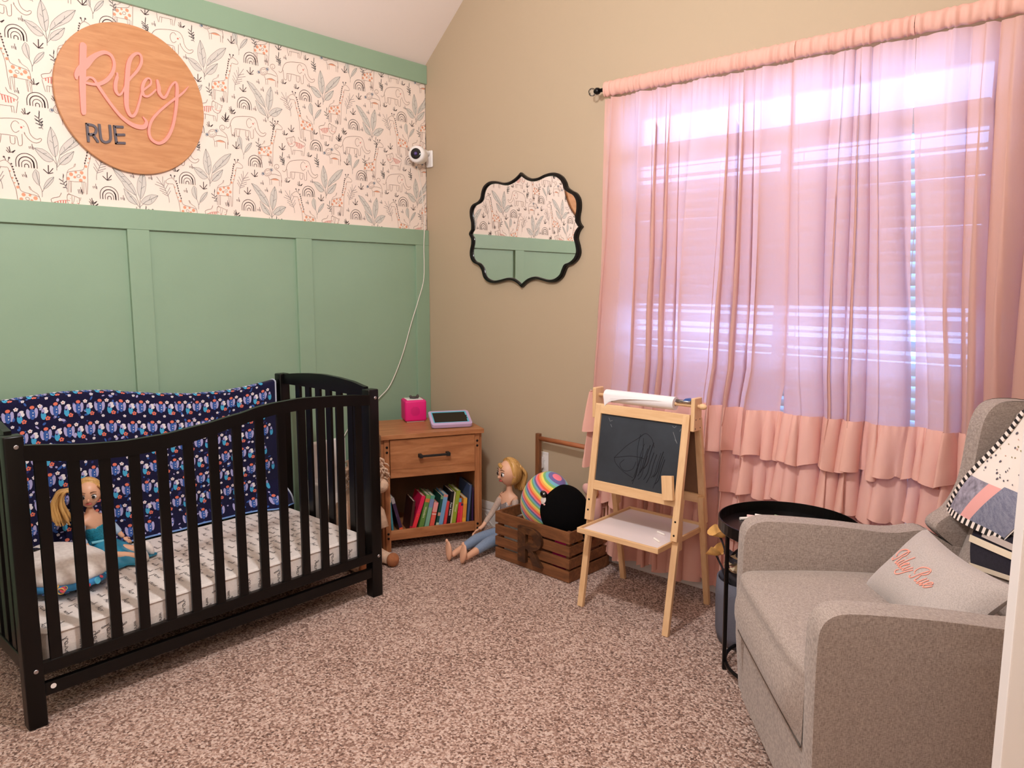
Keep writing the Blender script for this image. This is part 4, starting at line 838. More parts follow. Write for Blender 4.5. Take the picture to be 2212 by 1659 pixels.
hd2, at2, Rm2 = head(cd, L2(.228, -2.034, .567), .052, (.88, -.34, -.12), (0, 0, 1), 'skin2', 0)
G().ell(at2(0, -.18, .22), (.052*1.02, .052*1.0, .052*1.08), 26, 18, Rm2, lambda p: V((p.x, p.y if p.y < .018 else p.y*.6, p.z))).obj('hair', 'blonde', hd2, smooth=True)
g = G(); rnd = random.Random(4)
for k in range(22):
    a = rnd.uniform(-.25, .25); b = rnd.uniform(-.3, .3)
    g.tube(smooth_pts([at2(.75, -.2+a, .3), at2(1.7+a, -.1+b, .40), at2(2.1+a*1.6, b, -.5), at2(1.9+a*2.2, .1+b*1.5, -1.5), at2(1.7+a*2.4, .15+b*1.6, -2.3+abs(a))], 4), [.006]*8+[.0075]*6+[.003]*3, 6)
g.obj('ponytail', 'blonde', hd2, smooth=True)
g = G()
for k in range(14):
    a = rnd.uniform(-.2, .2); g.tube(smooth_pts([at2(-.7, .1+a, .75), at2(-1.1, .0+a, .2), at2(-1.02, .1+a, -.5), at2(-.85, .2+a, -1.0)], 4), [.006]*9+[.006]*3+[.003], 6)
g.obj('side_curl', 'blonde', hd2, smooth=True)
def skirt(s, t):
    a = 2*PI*s; r = .045+.085*t; fl = 1+.14*math.sin(a*7)*t; cx, cy = .205+.085*t, -2.003+.055*t
    z = .372-.075*t-.0*t; z = max(z-.02*t*t+.006*math.sin(a*5)*t, .296)
    return V(L2(cx+r*1.05*fl*math.cos(a), cy+r*.85*fl*math.sin(a), z))
G().grid(skirt, 64, 10, closed=True).obj('skirt', 'teal', cd, smooth=True)
G().tube(smooth_pts([L2(.255, -2.045, .372), L2(.25, -1.99, .368), L2(.235, -1.955, .366)], 5), .006, 8).obj('skirt_trim', colour((120, 196, 214)), cd, smooth=True)
skin_obj('cape_sleeve', [v2[12], v2[13], tuple(V(v2[13])*.4+V(v2[14])*.6)], [(0,1),(1,2)], [.021,.018,.015], 'tulle', cd, levels=1)
skin_obj('cape_sleeve', [v2[15], v2[16], tuple(V(v2[16])*.4+V(v2[17])*.6)], [(0,1),(1,2)], [.021,.018,.015], 'tulle', cd, levels=1)
hand(cd, v2[14], (.6, .4, -.4), (.2, -.2, .9), .040, 'skin2'); hand(cd, v2[17], (.5, .5, -.5), (.3, -.2, .9), .040, 'skin2')
for p, d in ((v2[8], (.35, .55, .75)), (v2[11], (.5, .4, .75))):
    G().ell(V(p)+V((.008, .012, .010)), (.016, .016, .034), 14, 10, Matrix.Rotation(.5, 3, (0.8, -.6, 0))).obj('shoe', 'plush_white', cd, smooth=True)

# ---------------------------------------------------------------- nightstand and what is on, in and beside it
NSR = math.radians(63.07)
ns = thing('nightstand', 'rustic oak nightstand with one drawer and a book shelf in the corner', 'nightstand', (.367, -.376, 0), NSR)
bx(-.28, .28, -.22, .215, .608, .632).obj('top', 'ns_wood', ns, bevel=.002)
for s_ in (-1, 1): bx(s_*.262-(.0 if s_ > 0 else -.0)-.014, s_*.262+.014, -.19, .205, 0, .608).obj('side_panel', 'ns_woodv', ns, bevel=.002)
for s_ in (-1, 1): bx(s_*.247-.014, s_*.247+.014, -.200, -.185, 0, .608).obj('front_stile', 'ns_woodv', ns, bevel=.002)
bx(-.248, .248, .195, .203, .06, .608).obj('back_panel', 'plywood', ns)
bx(-.248, .248, -.185, .195, .070, .084).obj('shelf', 'ns_wood', ns)
bx(-.248, .248, -.185, .195, .395, .405).obj('divider', 'ns_wood', ns)
dw = bx(-.231, .231, -.208, -.186, .400, .603).obj('drawer', 'ns_wood', ns, bevel=.002)
bx(-.231, .231, -.2095, -.2075, .446, .4485).obj('panel_groove', 'ns_wood', dw)
g = G(); g.bar((-.075, -.238, .512), (.075, -.238, .512), .009, .012)
for s_ in (-1, 1): g.bb(s_*.075-.009, s_*.075+.009, -.244, -.206, .503, .521)
g.obj('handle', 'black_matte', dw, bevel=.002)
bx(-.233, .233, -.196, -.182, .060, .113).obj('kick_rail', 'ns_wood', ns, bevel=.002)
b0 = None
for x in (-.247, .247):
    for z in (.565, .538, .100, .075):
        if b0 is None: b0 = G().ell((0, 0, 0), (.0065, .005, .0065), 12, 8).obj('bolt_head', 'bolt', ns, smooth=True); q = b0
        else: q = copypart(b0, 'bolt_head', ns)
        q.location = (x, -.2015, z)

def book(x, lean, h, t, d, col, label, extra=None, z=.0845, y=-.172, pages=True, title=None):
    c, s_ = math.cos(NSR), math.sin(NSR); lx, ly = x, y
    b = thing('book', label, 'book', (.367+lx*c-ly*s_, -.376+lx*s_+ly*c, z), rot=(0, lean, NSR), group='picture books on the nightstand shelf')
    mt_ = colour(col, .4); w_ = t/2; bw = min(.0022, t*.2)
    g = G(); g.bb(-w_, -w_+bw, .0, d, .0, h); g.bb(w_-bw, w_, .0, d, 0, h); g.bb(-w_, w_, -.001, .0015, 0, h)
    g.obj('cover', mt_, b)
    bx(-w_+bw, w_-bw, .0015, d-.004, .003, h-.003).obj('pages', 'page', b)
    for z0, z1, c2 in (extra or []): bx(-w_*1.01, w_*1.01, -.0016, -.0008, z0*h, z1*h).obj('spine_band', colour(c2, .4), b)
    if title:
        tx, sz, c3 = title
        text_obj(tx, sz, 'spine_title', colour(c3, .5), b, Matrix.Translation((0, -.0018, h*.52)) @ Matrix.Rotation(PI/2, 4, 'X') @ Matrix.Rotation(-PI/2, 4, 'Z'), .0002)
    return b
SX = lambda X: (X-130)/1930*.468-.234
def bspec(Xb, wd, Xt, Yt, railY, col, label, extra=None, d=.15, title=None, t=None):
    h = (railY-Yt)/3945+.030; dx = (Xt-Xb)/3945
    L = math.hypot(h, dx); lean = math.atan2(dx, h); t = t or wd/3945*math.cos(lean)
    # rest the lower corner on the shelf
    zz = .0845+abs(math.sin(lean))*t/2
    xb = SX(Xb)-math.tan(lean)*.03
    return book(xb, lean, L, t, d, col, label, extra, zz, title=title)
bspec(192, 42, 128, 230, 985, (62, 136, 152), 'thin teal book at the left end of the nightstand shelf', [(.8, .93, (226, 214, 180))])
bspec(375, 70, 175, 300, 965, (56, 34, 72), 'dark purple book with an orange foot leaning left on the nightstand shelf', [(0, .16, (236, 100, 60)), (.84, 1, (168, 160, 164))], title=('......', .012, (190, 170, 190)))
bspec(600, 90, 700, 380, 930, (70, 34, 30), 'dark brown book with crimson edge leaning behind the hot pink book', [(0, .2, (170, 28, 56))], t=.014)
bspec(682, 88, 930, 290, 925, (226, 34, 84), 'hot pink book leaning right, leftmost of the leaning row', [(.02, .5, (232, 52, 66))], title=('o  o  o  o  o', .008, (250, 150, 150)))
bspec(842, 100, 1035, 260, 905, (98, 140, 66), 'green book with orange band near its top, right of the hot pink book', [(0, .12, (90, 150, 60)), (.80, .90, (216, 120, 70)), (.9, 1, (120, 168, 84))], title=('Wonders', .016, (238, 232, 200)))
bspec(965, 90, 1130, 270, 895, (126, 176, 152), 'mint green book with blue top in the middle of the row', [(.66, .9, (122, 138, 180)), (.9, 1, (90, 160, 140))])
bspec(1082, 100, 1205, 420, 885, (226, 92, 78), 'coral red book with white dots and pink top band', [(.66, 1, (238, 158, 156)), (.55, .6, (240, 190, 180))], title=(': : : : : :', .016, (250, 225, 215)))
bspec(1204, 58, 1345, 270, 875, (24, 78, 66), 'dark green book beside the light blue book', [(.05, .2, (190, 210, 180)), (.4, .5, (200, 150, 130)), (.9, 1, (120, 160, 120))])
bspec(1284, 95, 1430, 255, 872, (118, 164, 206), 'light blue book in the middle of the row', [(.93, 1, (210, 140, 130))])
bspec(1382, 62, 1480, 400, 862, (214, 66, 64), 'small red book between light blue and black books', [(0, .06, (240, 220, 220))])
bspec(1464, 72, 1582, 180, 852, (18, 18, 22), 'black book with white title on the spine', title=('Peter Rabbit', .0145, (238, 238, 236)))
bspec(1522, 30, 1640, 190, 846, (216, 206, 170), 'thin cream book between the black and olive books')
bspec(1585, 88, 1722, 160, 838, (150, 166, 52), 'olive green book right of the black book', title=('Winter', .015, (236, 236, 200)))
bspec(1690, 56, 1760, 320, 830, (234, 42, 76), 'bright crimson book right of the olive book', [(.86, 1, (110, 160, 190))], title=('...', .01, (255, 200, 200)))
bspec(1750, 50, 1800, 430, 822, (236, 70, 78), 'coral red slim book beside the yellow book', [(.9, 1, (70, 40, 80))])
bspec(1828, 80, 1876, 315, 815, (240, 176, 66), 'yellow book near the right end of the row', [(.3, .8, (226, 150, 60))])
bspec(1922, 46, 2005, 20, 800, (74, 92, 130), 'tall slate blue book near the right end of the row', d=.19)
bspec(1975, 36, 2032, 20, 795, (20, 20, 30), 'tall black book between slate blue and purple books', d=.18)
bspec(2030, 34, 2046, 70, 790, (64, 38, 78), 'dark purple book at the right end of the row', d=.18)

au = thing('audio_player', 'hot pink cube audio player on the nightstand', 'speaker', (.222, -.318, .632), math.radians(61))
G().bb(-.062, .062, -.062, .062, .004, .124).obj('cube_body', 'magenta', au, bevel=.012, seg=4)
bx(-.05, .05, -.05, .05, 0, .006).obj('base', 'white', au)
bx(-.046, .046, -.046, .046, .1235, .1262).obj('top_plate', 'white', au, bevel=.001)
g = G()
for i in range(9):
    for j in range(9):
        if (i-4)**2+(j-4)**2 < 21: g.disc((-.004+(i-4)*.0058, -.0626, .062+(j-4)*.0058), .0017, (0, -1, 0), 6)
g.obj('speaker_holes', 'magenta_dark', au, fix=False, kind='stuff')
fg = thing('toy_figure', 'tiny dark toy lying on top of the pink audio player', 'toy', (.222, -.318, .7585), math.radians(61))
G().ell((.004, 0, .006), (.026, .014, .007), 16, 8).ell((-.016, .002, .010), (.008, .009, .010), 12, 8).ell((.024, .002, .011), (.008, .008, .012), 12, 8).obj('figure_body', 'dark_toy', fg, smooth=True)
tag(G().tube(smooth_pts([(.275, -.245, .640), (.295, -.235, .636), (.33, -.235, .635), (.37, -.25, .637)], 4), .003, 6).obj('player_cord', 'cable', smooth=True), 'short white cord between pink audio player and tablet', 'cord')
tb = thing('tablet', 'tablet in a lilac foam case propped on the nightstand', 'tablet', (.556, -.334, .634), rot=(math.radians(20), 0, math.radians(57)))
def rrect(x0, x1, y0, y1, r, n=5):
    P = []
    for cx, cy, a0 in ((x1-r, y1-r, 0), (x0+r, y1-r, PI/2), (x0+r, y0+r, PI), (x1-r, y0+r, 3*PI/2)):
        for i in range(n+1): a = a0+PI/2*i/n; P.append((cx+r*math.cos(a), cy+r*math.sin(a)))
    return P
G().prism(rrect(-.112, .112, .0, .152, .018), .020, (0, 0, .002)).obj('case', 'lilac', tb, bevel=.006, seg=3)
G().prism(rrect(-.098, .098, .022, .140, .006), .0012, (0, 0, .0215)).obj('bezel', 'aqua', tb)
G().prism([(-.092, .026), (.088, .026), (.088, .055), (.094, .060), (.091, .075), (.095, .090), (.088, .095), (.088, .128), (-.092, .128)], .0012, (0, 0, .0225)).obj('screen', 'screen', tb)
G().prism([(-.05, 0), (.05, 0), (.04, .09), (-.04, .09)], .006, (0, .13, -.002), (1, 0, 0), (0, -.50, -.80), (0, .8, -.5)).obj('case_stand', 'lilac', tb)

# plush and doll chair between crib and nightstand
pl_ = thing('shaggy_plush', 'cream shaggy plush animal sitting between the crib and the nightstand', 'plush toy', (.415, -.885, 0))
G().ell((0, 0, .20), (.080, .085, .20), 24, 18).obj('torso', 'cream_fur', pl_, smooth=True)
hdp = G().ell((.045, .045, .455), (.085, .09, .095), 24, 18).obj('head', 'cream_fur', pl_, smooth=True)
G().ell((.110, .075, .405), (.045, .045, .038), 16, 12).obj('muzzle', 'cream_fur', hdp, smooth=True)
rnd = random.Random(9); g = G()
for k in range(230):
    th = rnd.uniform(0, 2*PI); ph = rnd.uniform(-.5, 1.45); n_ = V((math.cos(ph)*math.cos(th), math.cos(ph)*math.sin(th), math.sin(ph))); b = V((.045, .045, .465))+V((n_.x*.08, n_.y*.085, n_.z*.09))
    t1 = V((rnd.uniform(-1, 1), rnd.uniform(-1, 1), -.8))*.014
    g.tube([b, b+n_*.014, b+n_*.022+t1, b+n_*.016+t1*1.9], [.005, .005, .004, .002], 5)
g.obj('mane', 'cream_fur', hdp, smooth=True, kind='stuff')
for s_ in (-1, 1):
    G().tube([(.02, s_*.06, .06), (.10, s_*.08, .036), (.165, s_*.085, .034)], [.045, .034, .028], 14).obj('leg', 'cream_fur', pl_, smooth=True)
    G().ell((.190, s_*.085, .036), (.028, .034, .035), 16, 12).obj('paw', 'tan', pl_, smooth=True)
    G().tube([(.0, s_*.07, .32), (.05, s_*.115, .24), (.085, s_*.115, .17)], [.034, .032, .028], 12).obj('arm', 'cream_fur', pl_, smooth=True)
wc = thing('doll_chair', 'white wooden doll chair behind the crib end, by the green wall', 'toy chair', (.13, -.80, 0))
bx(-.085, -.055, -.115, .115, .0, .57).obj('backrest', 'white', wc, bevel=.008, seg=3)
for k in range(4): bx(-.056, -.052, -.09+k*.05, -.06+k*.05, .38, .56).obj('back_slat', 'trim', wc, bevel=.002)
bx(-.085, .10, -.12, .12, .24, .27).obj('seat', 'white', wc, bevel=.006, seg=3)
for s_ in (-1, 1): bx(-.085, .10, s_*.125-.012, s_*.125+.012, 0, .37).obj('side_panel', 'white', wc, bevel=.008, seg=3)
pk = thing('leaning_stick', 'thin tan wooden stick leaning on the wall left of the nightstand', 'stick', (.05, -.600, 0))
G().bar((.03, 0, 0), (-.018, -.01, .64), .022, .014).obj('stick_body', 'ns_woodv', pk, bevel=.003)

# ---------------------------------------------------------------- crate with toys
ct = thing('wooden_crate', 'stained wooden slat crate with a rail handle and a wooden letter R', 'crate', (1.145, -.372, 0), math.radians(-2.4))
CW, CD, CH = .248, .30, .248
SZ = [(.0, .057), (.0665, .116), (.128, .178), (.189, .248)]
for z0, z1 in SZ:
    bx(-CW, CW, 0, .012, z0+.002, z1).obj('slat', 'crate', ct, bevel=.0015)
    bx(-CW, CW, CD-.012, CD, z0+.002, z1).obj('slat', 'crate', ct, bevel=.0015)
    bx(-CW, -CW+.012, .012, CD-.012, z0+.002, z1).obj('slat', 'crate', ct, bevel=.0015)
    bx(CW-.012, CW, .012, CD-.012, z0+.002, z1).obj('slat', 'crate', ct, bevel=.0015)
for sx_ in (-1, 1):
    for y0 in (.012, CD-.032): bx(sx_*(CW-.021)-.009, sx_*(CW-.021)+.009, y0, y0+.020, .004, .246).obj('corner_post', 'crate_v', ct)
for k in range(5): bx(-CW+.014, CW-.014, .018+k*.056, .066+k*.056, .004, .012).obj('bottom_slat', 'crate', ct)
for sx_ in (-1, 1): bx(sx_*.230-.014, sx_*.230+.014, CD, CD+.020, .004, .612).obj('handle_post', 'crate_v', ct, bevel=.002)
G().cyl((-.218, CD+.010, .586), (.218, CD+.010, .586), .0125, n=14).obj('handle_bar', 'dowel', ct, smooth=True)
g = G(); y0 = -.022; o_ = (0, y0+.020, 0); axz = ((1, 0, 0), (0, 0, 1), (0, -1, 0)); X = -.068
g.prism([(X, .036), (X+.052, .036), (X+.052, .218), (X, .218)], .020, o_, *axz)
out = []; inn = []
for i in range(17):
    a = PI/2-PI*i/16; out.append((X+.085+.070*math.cos(a), .163+.055*math.sin(a))); inn.append((X+.085+.022*math.cos(a), .163+.022*math.sin(a)))
g.prism([(X+.05, .218)]+out+[(X+.05, .108), (X+.05, .141)]+inn[::-1]+[(X+.05, .185)], .019, o_, *axz)
g.prism([(X+.060, .118), (X+.098, .112), (X+.158, .036), (X+.104, .036)], .020, o_, *axz)
g.obj('letter_plaque', 'letter_wood', ct, bevel=.0015, label='dark burnt wood letter R')
sp_ = thing('striped_plush', 'round rainbow striped plush toy with big eyes in the crate', 'plush toy', (1.095, -.205, .030), rot=(.10, .30, 0))
BC = V((-.035, 0, .275)); BR = (.160, .100, .180)
G().ell(BC, BR, 40, 28, fn=lambda p: V((p.x*(1-.16*p.z/.18), p.y, p.z))).obj('plush_body', 'rainbow', sp_, smooth=True)
def onb(x, z, out=0): yy = -BR[1]*math.sqrt(max(.01, 1-(x/BR[0])**2-(z/BR[2])**2)); return BC+V((x, yy-out, z))
G().ell(onb(.058, .062, -.004), (.052, .018, .030), 22, 14, RY(.25)).obj('face_patch', 'plush_white', sp_, smooth=True)
for x, z in ((.020, .102), (.096, .092)): G().ell(onb(x, z, .002), (.021, .015, .018), 18, 12).obj('eye', 'eye', sp_, smooth=True)
for x, z in ((.026, .110), (.102, .100)): G().ell(onb(x, z, .016), (.0045, .003, .0045), 8, 6).obj('eye_glint', 'eyewhite', sp_, smooth=True)
G().ell(onb(.050, .066, .016), (.006, .004, .005), 10, 8).obj('nose', 'pinkplush', sp_, smooth=True)
bp = thing('black_plush', 'black round plush cushion sitting at the front of the crate', 'plush toy', (1.262, -.262, .170))
def lump(p): return V((p.x*(1+.06*math.sin(p.z*22)), p.y, p.z*(1+.05*math.sin(p.x*18))))
G().ell((0, 0, .125), (.140, .092, .138), 34, 24, fn=lump).obj('cushion_body', 'black_fur', bp, smooth=True)
G().ell((.115, .02, .06), (.045, .05, .06), 16, 12).obj('side_lobe', 'black_fur', bp, smooth=True)
bx(-.040, -.028, -.0885, -.0865, .052, .068).obj('label_tag', colour((96, 96, 100)), bp)
bx(-.014, -.002, -.0915, -.0895, .046, .062).obj('label_tag', colour((96, 96, 100)), bp)
pe = thing('pink_plush', 'pale pink plush toy at the right rear of the crate', 'plush toy', (1.345, -.115, .20))
G().ell((0, 0, .10), (.038, .035, .10), 18, 12).obj('plush_body', 'pinkplush', pe, smooth=True)
G().ell((-.035, -.01, .19), (.035, .014, .028), 14, 10, RY(.5)).obj('ear', 'pinkplush', pe, smooth=True)
G().ell((.02, -.02, .185), (.016, .012, .026), 12, 8).obj('ear', 'tan', pe, smooth=True)
oc = thing('orange_cloth', 'mustard orange cloth peeking out at the right end of the crate', 'cloth', (1.368, -.235, .15))
G().ell((0, 0, .07), (.016, .045, .09), 14, 12, fn=lambda p: V((p.x+.006*math.sin(p.z*60), p.y+.006*math.sin(p.z*40), p.z))).obj('cloth_body', 'orange', oc, smooth=True)
wbk = thing('white_box', 'white box seen through the left slats of the crate', 'box', (.985, -.315, .014))
bx(-.052, .052, -.018, .018, 0, .186).obj('box_body', 'white', wbk, bevel=.003)
mg = thing('magenta_toy', 'magenta toy seen through the right slats of the crate', 'toy', (1.29, -.312, .014), .05)
g = G(); g.ell((0, 0, .055), (.062, .024, .053), 20, 12).ell((.01, 0, .125), (.052, .022, .05), 20, 12); g.obj('toy_body', 'magenta', mg, smooth=True)

# ---------------------------------------------------------------- easel
ea = thing('easel', 'pale wooden children\'s easel with chalkboard and tray', 'easel', (1.79, -.36, 0))
E0 = V(ea.location); e = lambda x, y, z: tuple(V((x, y, z))-E0)
fy = lambda z: -.552+.146*z
ry = lambda z: -.150-.252*z
for xs_, xt in ((1.579, 1.582), (2.001, 2.004)):
    G().bar(e(xs_, fy(0)+.010, 0), e(xt, fy(.55)+.014, .55), .028, .018, (0, 1, 0)).obj('front_leg', 'pine', ea, bevel=.002)
    G().bar(e(xt, fy(.385)-.004, .385), e(xt, fy(.886)-.004, .886), .030, .019, (0, 1, 0)).obj('front_stile', 'pine', ea, bevel=.002)
for xs_, xt in ((1.545, 1.572), (1.983, 2.012)):
    xm = lambda z: xs_+(xt-xs_)*z/.88
    G().bar(e(xs_, ry(0), 0), e(xm(.52), ry(.52)+.002, .52), .026, .018, (0, 1, 0)).obj('rear_leg', 'pine', ea, bevel=.002)
    G().bar(e(xm(.40), ry(.40)+.016, .40), e(xm(.87), ry(.87)+.016, .87), .030, .018, (0, 1, 0)).obj('rear_stile', 'pine', ea, bevel=.002)
def slab(x0, x1, z0, z1, off, th, fyf, name, mat, par=ea, **k):
    g = G(); a = V((0, fyf(z0), z0)); b = V((0, fyf(z1), z1)); n = V((0, -(z1-z0), fyf(z1)-fyf(z0))).normalized()
    vs = []
    for o in (off, off+th):
        for x, p in ((x0, a), (x1, a), (x1, b), (x0, b)): vs.append(V(e(x, p.y, p.z))+n*o)
    g.add(vs, [(3,2,1,0), (4,5,6,7), (0,1,5,4), (1,2,6,5), (2,3,7,6), (3,0,4,7)])
    return g.obj(name, mat, par, **k)
slab(1.567, 2.018, .848, .890, -.006, .019, fy, 'top_rail', 'pine_h', bevel=.002)
slab(1.597, 1.990, .520, .560, -.006, .019, fy, 'bottom_rail', 'pine_h', bevel=.002)
cbd = slab(1.594, 1.991, .556, .852, -.002, .006, fy, 'chalkboard', 'chalkboard')
# scribble on the board: board coordinates (a,b) in 0..1
def bpnt(a, b): z = .848-(.848-.560)*b; n = V((0, -1, .146)).normalized(); return V(e(1.597+.391*a, fy(z), z))+n*.0047
g = G(); rnd = random.Random(8)
for st in ([(.22, .62), (.36, .42), (.50, .28), (.55, .22)], [(.22, .62), (.40, .56), (.52, .55), (.60, .56)], [(.22, .62), (.25, .70), (.36, .80), (.48, .86)], [(.50, .28), (.58, .20), (.66, .26), (.70, .38)], [(.52, .22), (.50, .45), (.52, .70), (.48, .95)],
           [(.56, .27), (.57, .5), (.55, .8)], [(.35, .62), (.30, .7), (.36, .78), (.46, .74), (.5, .62)]):
    g.ribbon([bpnt(*p) for p in smooth_pts(st, 5)], .0022, (0, -1, .146))
for k in range(12):
    a = .52+.025*k+rnd.uniform(-.02, .02); t0 = rnd.uniform(.28, .55)
    g.ribbon([bpnt(*p) for p in smooth_pts([(a+.05, t0), (a+.02, t0+.15), (a, t0+.3), (a-.04, min(.95, t0+rnd.uniform(.35, .5)))], 4)], rnd.uniform(.0018, .004), (0, -1, .146))
g.obj('dark_scribble', 'chalkmark', cbd, fix=False, label='dark scribbled drawing')
g = G()
for st in ([(.90, .12), (.93, .2), (.955, .26)], [(.885, .04), (.91, .06), (.93, .03)], [(.93, .22), (.96, .27)], [(.985, .06), (.975, .1)], [(.13, .14), (.15, .18)], [(.1, .05), (.12, .1), (.15, .08)]):
    g.ribbon([bpnt(*p) for p in st], .0022, (0, -1, .146))
g.obj('chalk_mark', 'chalkdust', cbd, fix=False)
slab(1.590, 1.996, .52, .85, -.006, .006, lambda z: ry(z)+.012, 'rear_board', 'plywood')
slab(1.585, 2.000, .49, .53, -.008, .016, lambda z: ry(z)+.012, 'rear_rail', 'pine_h', bevel=.002)
for x in (1.556, 2.030):
    bx(x-.0085-E0.x, x+.0085-E0.x, -.435-E0.y, -.372-E0.y, .825, .958).obj('roll_holder', 'pine', ea, bevel=.003)
G().tube([e(1.536, -.405, .925), e(2.062, -.405, .925)], .0075, 12).obj('dowel', 'pine_h', ea, smooth=True)
G().ell(e(2.058, -.405, .925), (.018, .012, .012), 14, 10).obj('dowel_knob', 'pine', ea, smooth=True)
G().ell(e(1.538, -.405, .925), (.010, .011, .011), 14, 10).obj('dowel_knob', 'pine', ea, smooth=True)
TX0, TX1, TYF, TYB, TZ_ = 1.606, 1.984, -.590, -.200, .362
bx(TX0-E0.x, TX1-E0.x, TYF-E0.y, TYB-E0.y, TZ_, TZ_+.006).obj('tray_panel', 'whitetray', ea)
for a in ((TX0-.010, TX1+.006, TYF-.012, TYF), (TX0-.010, TX1+.006, TYB, TYB+.012)): bx(a[0]-E0.x, a[1]-E0.x, a[2]-E0.y, a[3]-E0.y, TZ_-.006, TZ_+.016).obj('tray_edge', 'pine_h', ea, bevel=.002)
for x0 in (TX0-.010, TX1-.004): bx(x0-E0.x, x0+.010-E0.x, TYF-E0.y, TYB-E0.y, TZ_-.006, TZ_+.016).obj('tray_edge', colour((226, 182, 134)), ea, bevel=.002)
bx(1.994-E0.x, 2.002-E0.x, -.47-E0.y, -.43-E0.y, .33, .45).obj('tray_bracket', 'pine', ea, bevel=.002)
b0 = None
for x, y, z in ((1.582, fy(.43)-.0135, .43), (1.582, fy(.475)-.0135, .475), (2.004, fy(.41)-.0135, .41), (2.004, fy(.465)-.0135, .465)):
    q = G().lathe([(0, 0), (.0045, 0), (.004, .0015), (0, .002)], 10, e(x, y, z), Matrix(((1,0,0),(0,0,-1),(0,1,0)))).obj('bolt', 'bolt', ea, smooth=True)
for y, z in ((-.420, .872), (-.388, .872), (-.424, .836), (-.384, .836)): G().disc(e(2.0388, y, z), .003, (1, 0, 0), 10).obj('screw_hole', 'black_matte', ea)
pr = thing('paper_roll', 'roll of white drawing paper on the easel\'s top dowel', 'paper roll', (1.770, -.405, .925))
G().lathe([(.010, -.168), (.027, -.168), (.027, .168), (.010, .168), (.010, -.168)], 30, (0, 0, 0), RY(PI/2)).obj('roll_body', 'paperroll', pr, smooth=False)
fl = lambda s, t: V((-.166+.30*s*(1-t*.9)+.01*t, -.0273-.0015-.004*math.sin(t*2), .010-.052*t*(1-.75*s)))
G().grid(fl, 10, 5).obj('torn_sheet', 'paperroll', pr, smooth=True)
bc_ = thing('blue_clip', 'blue and silver clip beside the paper roll on the easel dowel', 'clip', (1.975, -.405, .932))
G().tube([(-.030, -.008, .006), (.040, -.008, .008)], .007, 10).obj('clip_body', 'chrome', bc_, smooth=True)
G().prism([(-.005, .006), (.03, .006), (.04, .016), (.03, .024), (.012, .02)], .012, (0, -.002, 0), (1, 0, 0), (0, 0, 1), (0, -1, 0)).obj('clip_handle', 'blue', bc_, bevel=.002)
er = thing('wood_block', 'pale wooden block eraser resting on the lower edge of the chalkboard', 'eraser', (1.972, fy(.56)-.030, .548), rot=(-.146, math.radians(-9), 0))
bx(-.024, .024, -.010, .010, 0, .098).obj('block_body', 'pine', er, bevel=.002)
for x, y, rz, lb in ((1.895, -.415, -.35, 'white chalk stick on the easel tray, in the shaded back half'), (1.925, -.500, -.55, 'white chalk stick on the easel tray, in the lit front half')):
    q = thing('chalk_stick', lb, 'chalk', (x, y, TZ_+.0105), rz, 'chalk sticks on the easel tray'); G().cyl((-.022, 0, 0), (.022, 0, 0), .0048, .0042, 10).obj('chalk_body', 'chalk', q)

# ---------------------------------------------------------------- side table, chalk, felt bin
TCX, TCY, TR, TZ0 = 2.46, -.52, .238, .535
st = thing('side_table', 'round black metal tray table beside the grey armchair', 'side table', (TCX, TCY, 0))
G().lathe([(0, TZ0), (TR-.004, TZ0), (TR, TZ0+.004), (TR, TZ0+.042), (TR-.004, TZ0+.043), (TR-.006, TZ0+.006), (0, TZ0+.004)], 64).obj('tray_top', 'black', st, smooth=False)
legs = [math.atan2(-.105, -.17), math.atan2(-.105, -.17)+2*PI/3, math.atan2(-.105, -.17)-2*PI/3]
for a in legs: G().bar((.198*math.cos(a), .198*math.sin(a), 0), (.205*math.cos(a), .205*math.sin(a), TZ0), .020, .014, (math.cos(a), math.sin(a), 0)).obj('leg', 'black', st, bevel=.003)
G().tube([(.194*math.cos(i*PI/24), .194*math.sin(i*PI/24), .030) for i in range(48)], .007, 8, closed=True).obj('foot_ring', 'black', st, smooth=True)
CH_ = [(2.300, -.495, .9, 'chalk', 'white chalk stick nearest the left rim of the black table'), (2.315, -.46, .35, 'chalk_pink', 'pale pink chalk stick beside the left rim chalk'), (2.335, -.435, .15, 'chalk', 'white chalk stick, second along the tray from the left'),
       (2.375, -.460, -.25, 'chalk_pink', 'pink chalk stick lying across the others, in front'), (2.365, -.425, .2, 'chalk', 'white chalk stick behind the crossing pink chalk'), (2.395, -.405, -.1, 'chalk_green', 'green chalk stick in the middle of the black table'),
       (2.40, -.44, -.2, 'chalk', 'white chalk stick in front of the green one'), (2.435, -.385, .3, 'chalk_green', 'pale green chalk stick right of the middle'), (2.475, -.385, -.1, 'chalk', 'white chalk stick at the right end of the row'), (2.455, -.405, .5, 'chalk', 'white chalk stick tucked beside the rightmost one')]
for x, y, rz, mt_, lb in CH_:
    q = thing('chalk_stick', lb, 'chalk', (x, y, TZ0+.0095), rz, 'chalk sticks on the black table'); G().cyl((-.030, 0, 0), (.030, 0, 0), .0058, .0052, 10).obj('chalk_body', mt_, q)
fb = thing('felt_bin', 'soft grey felt bin under the black table', 'bin', (2.262, -.365, 0))
G().lathe([(.085, 0), (.112, .008), (.122, .05), (.126, .20), (.122, .262), (.116, .262), (.118, .20), (.11, .02), (0, .014)], 36).obj('bin_body', 'felt', fb, smooth=True)
rnd = random.Random(6)
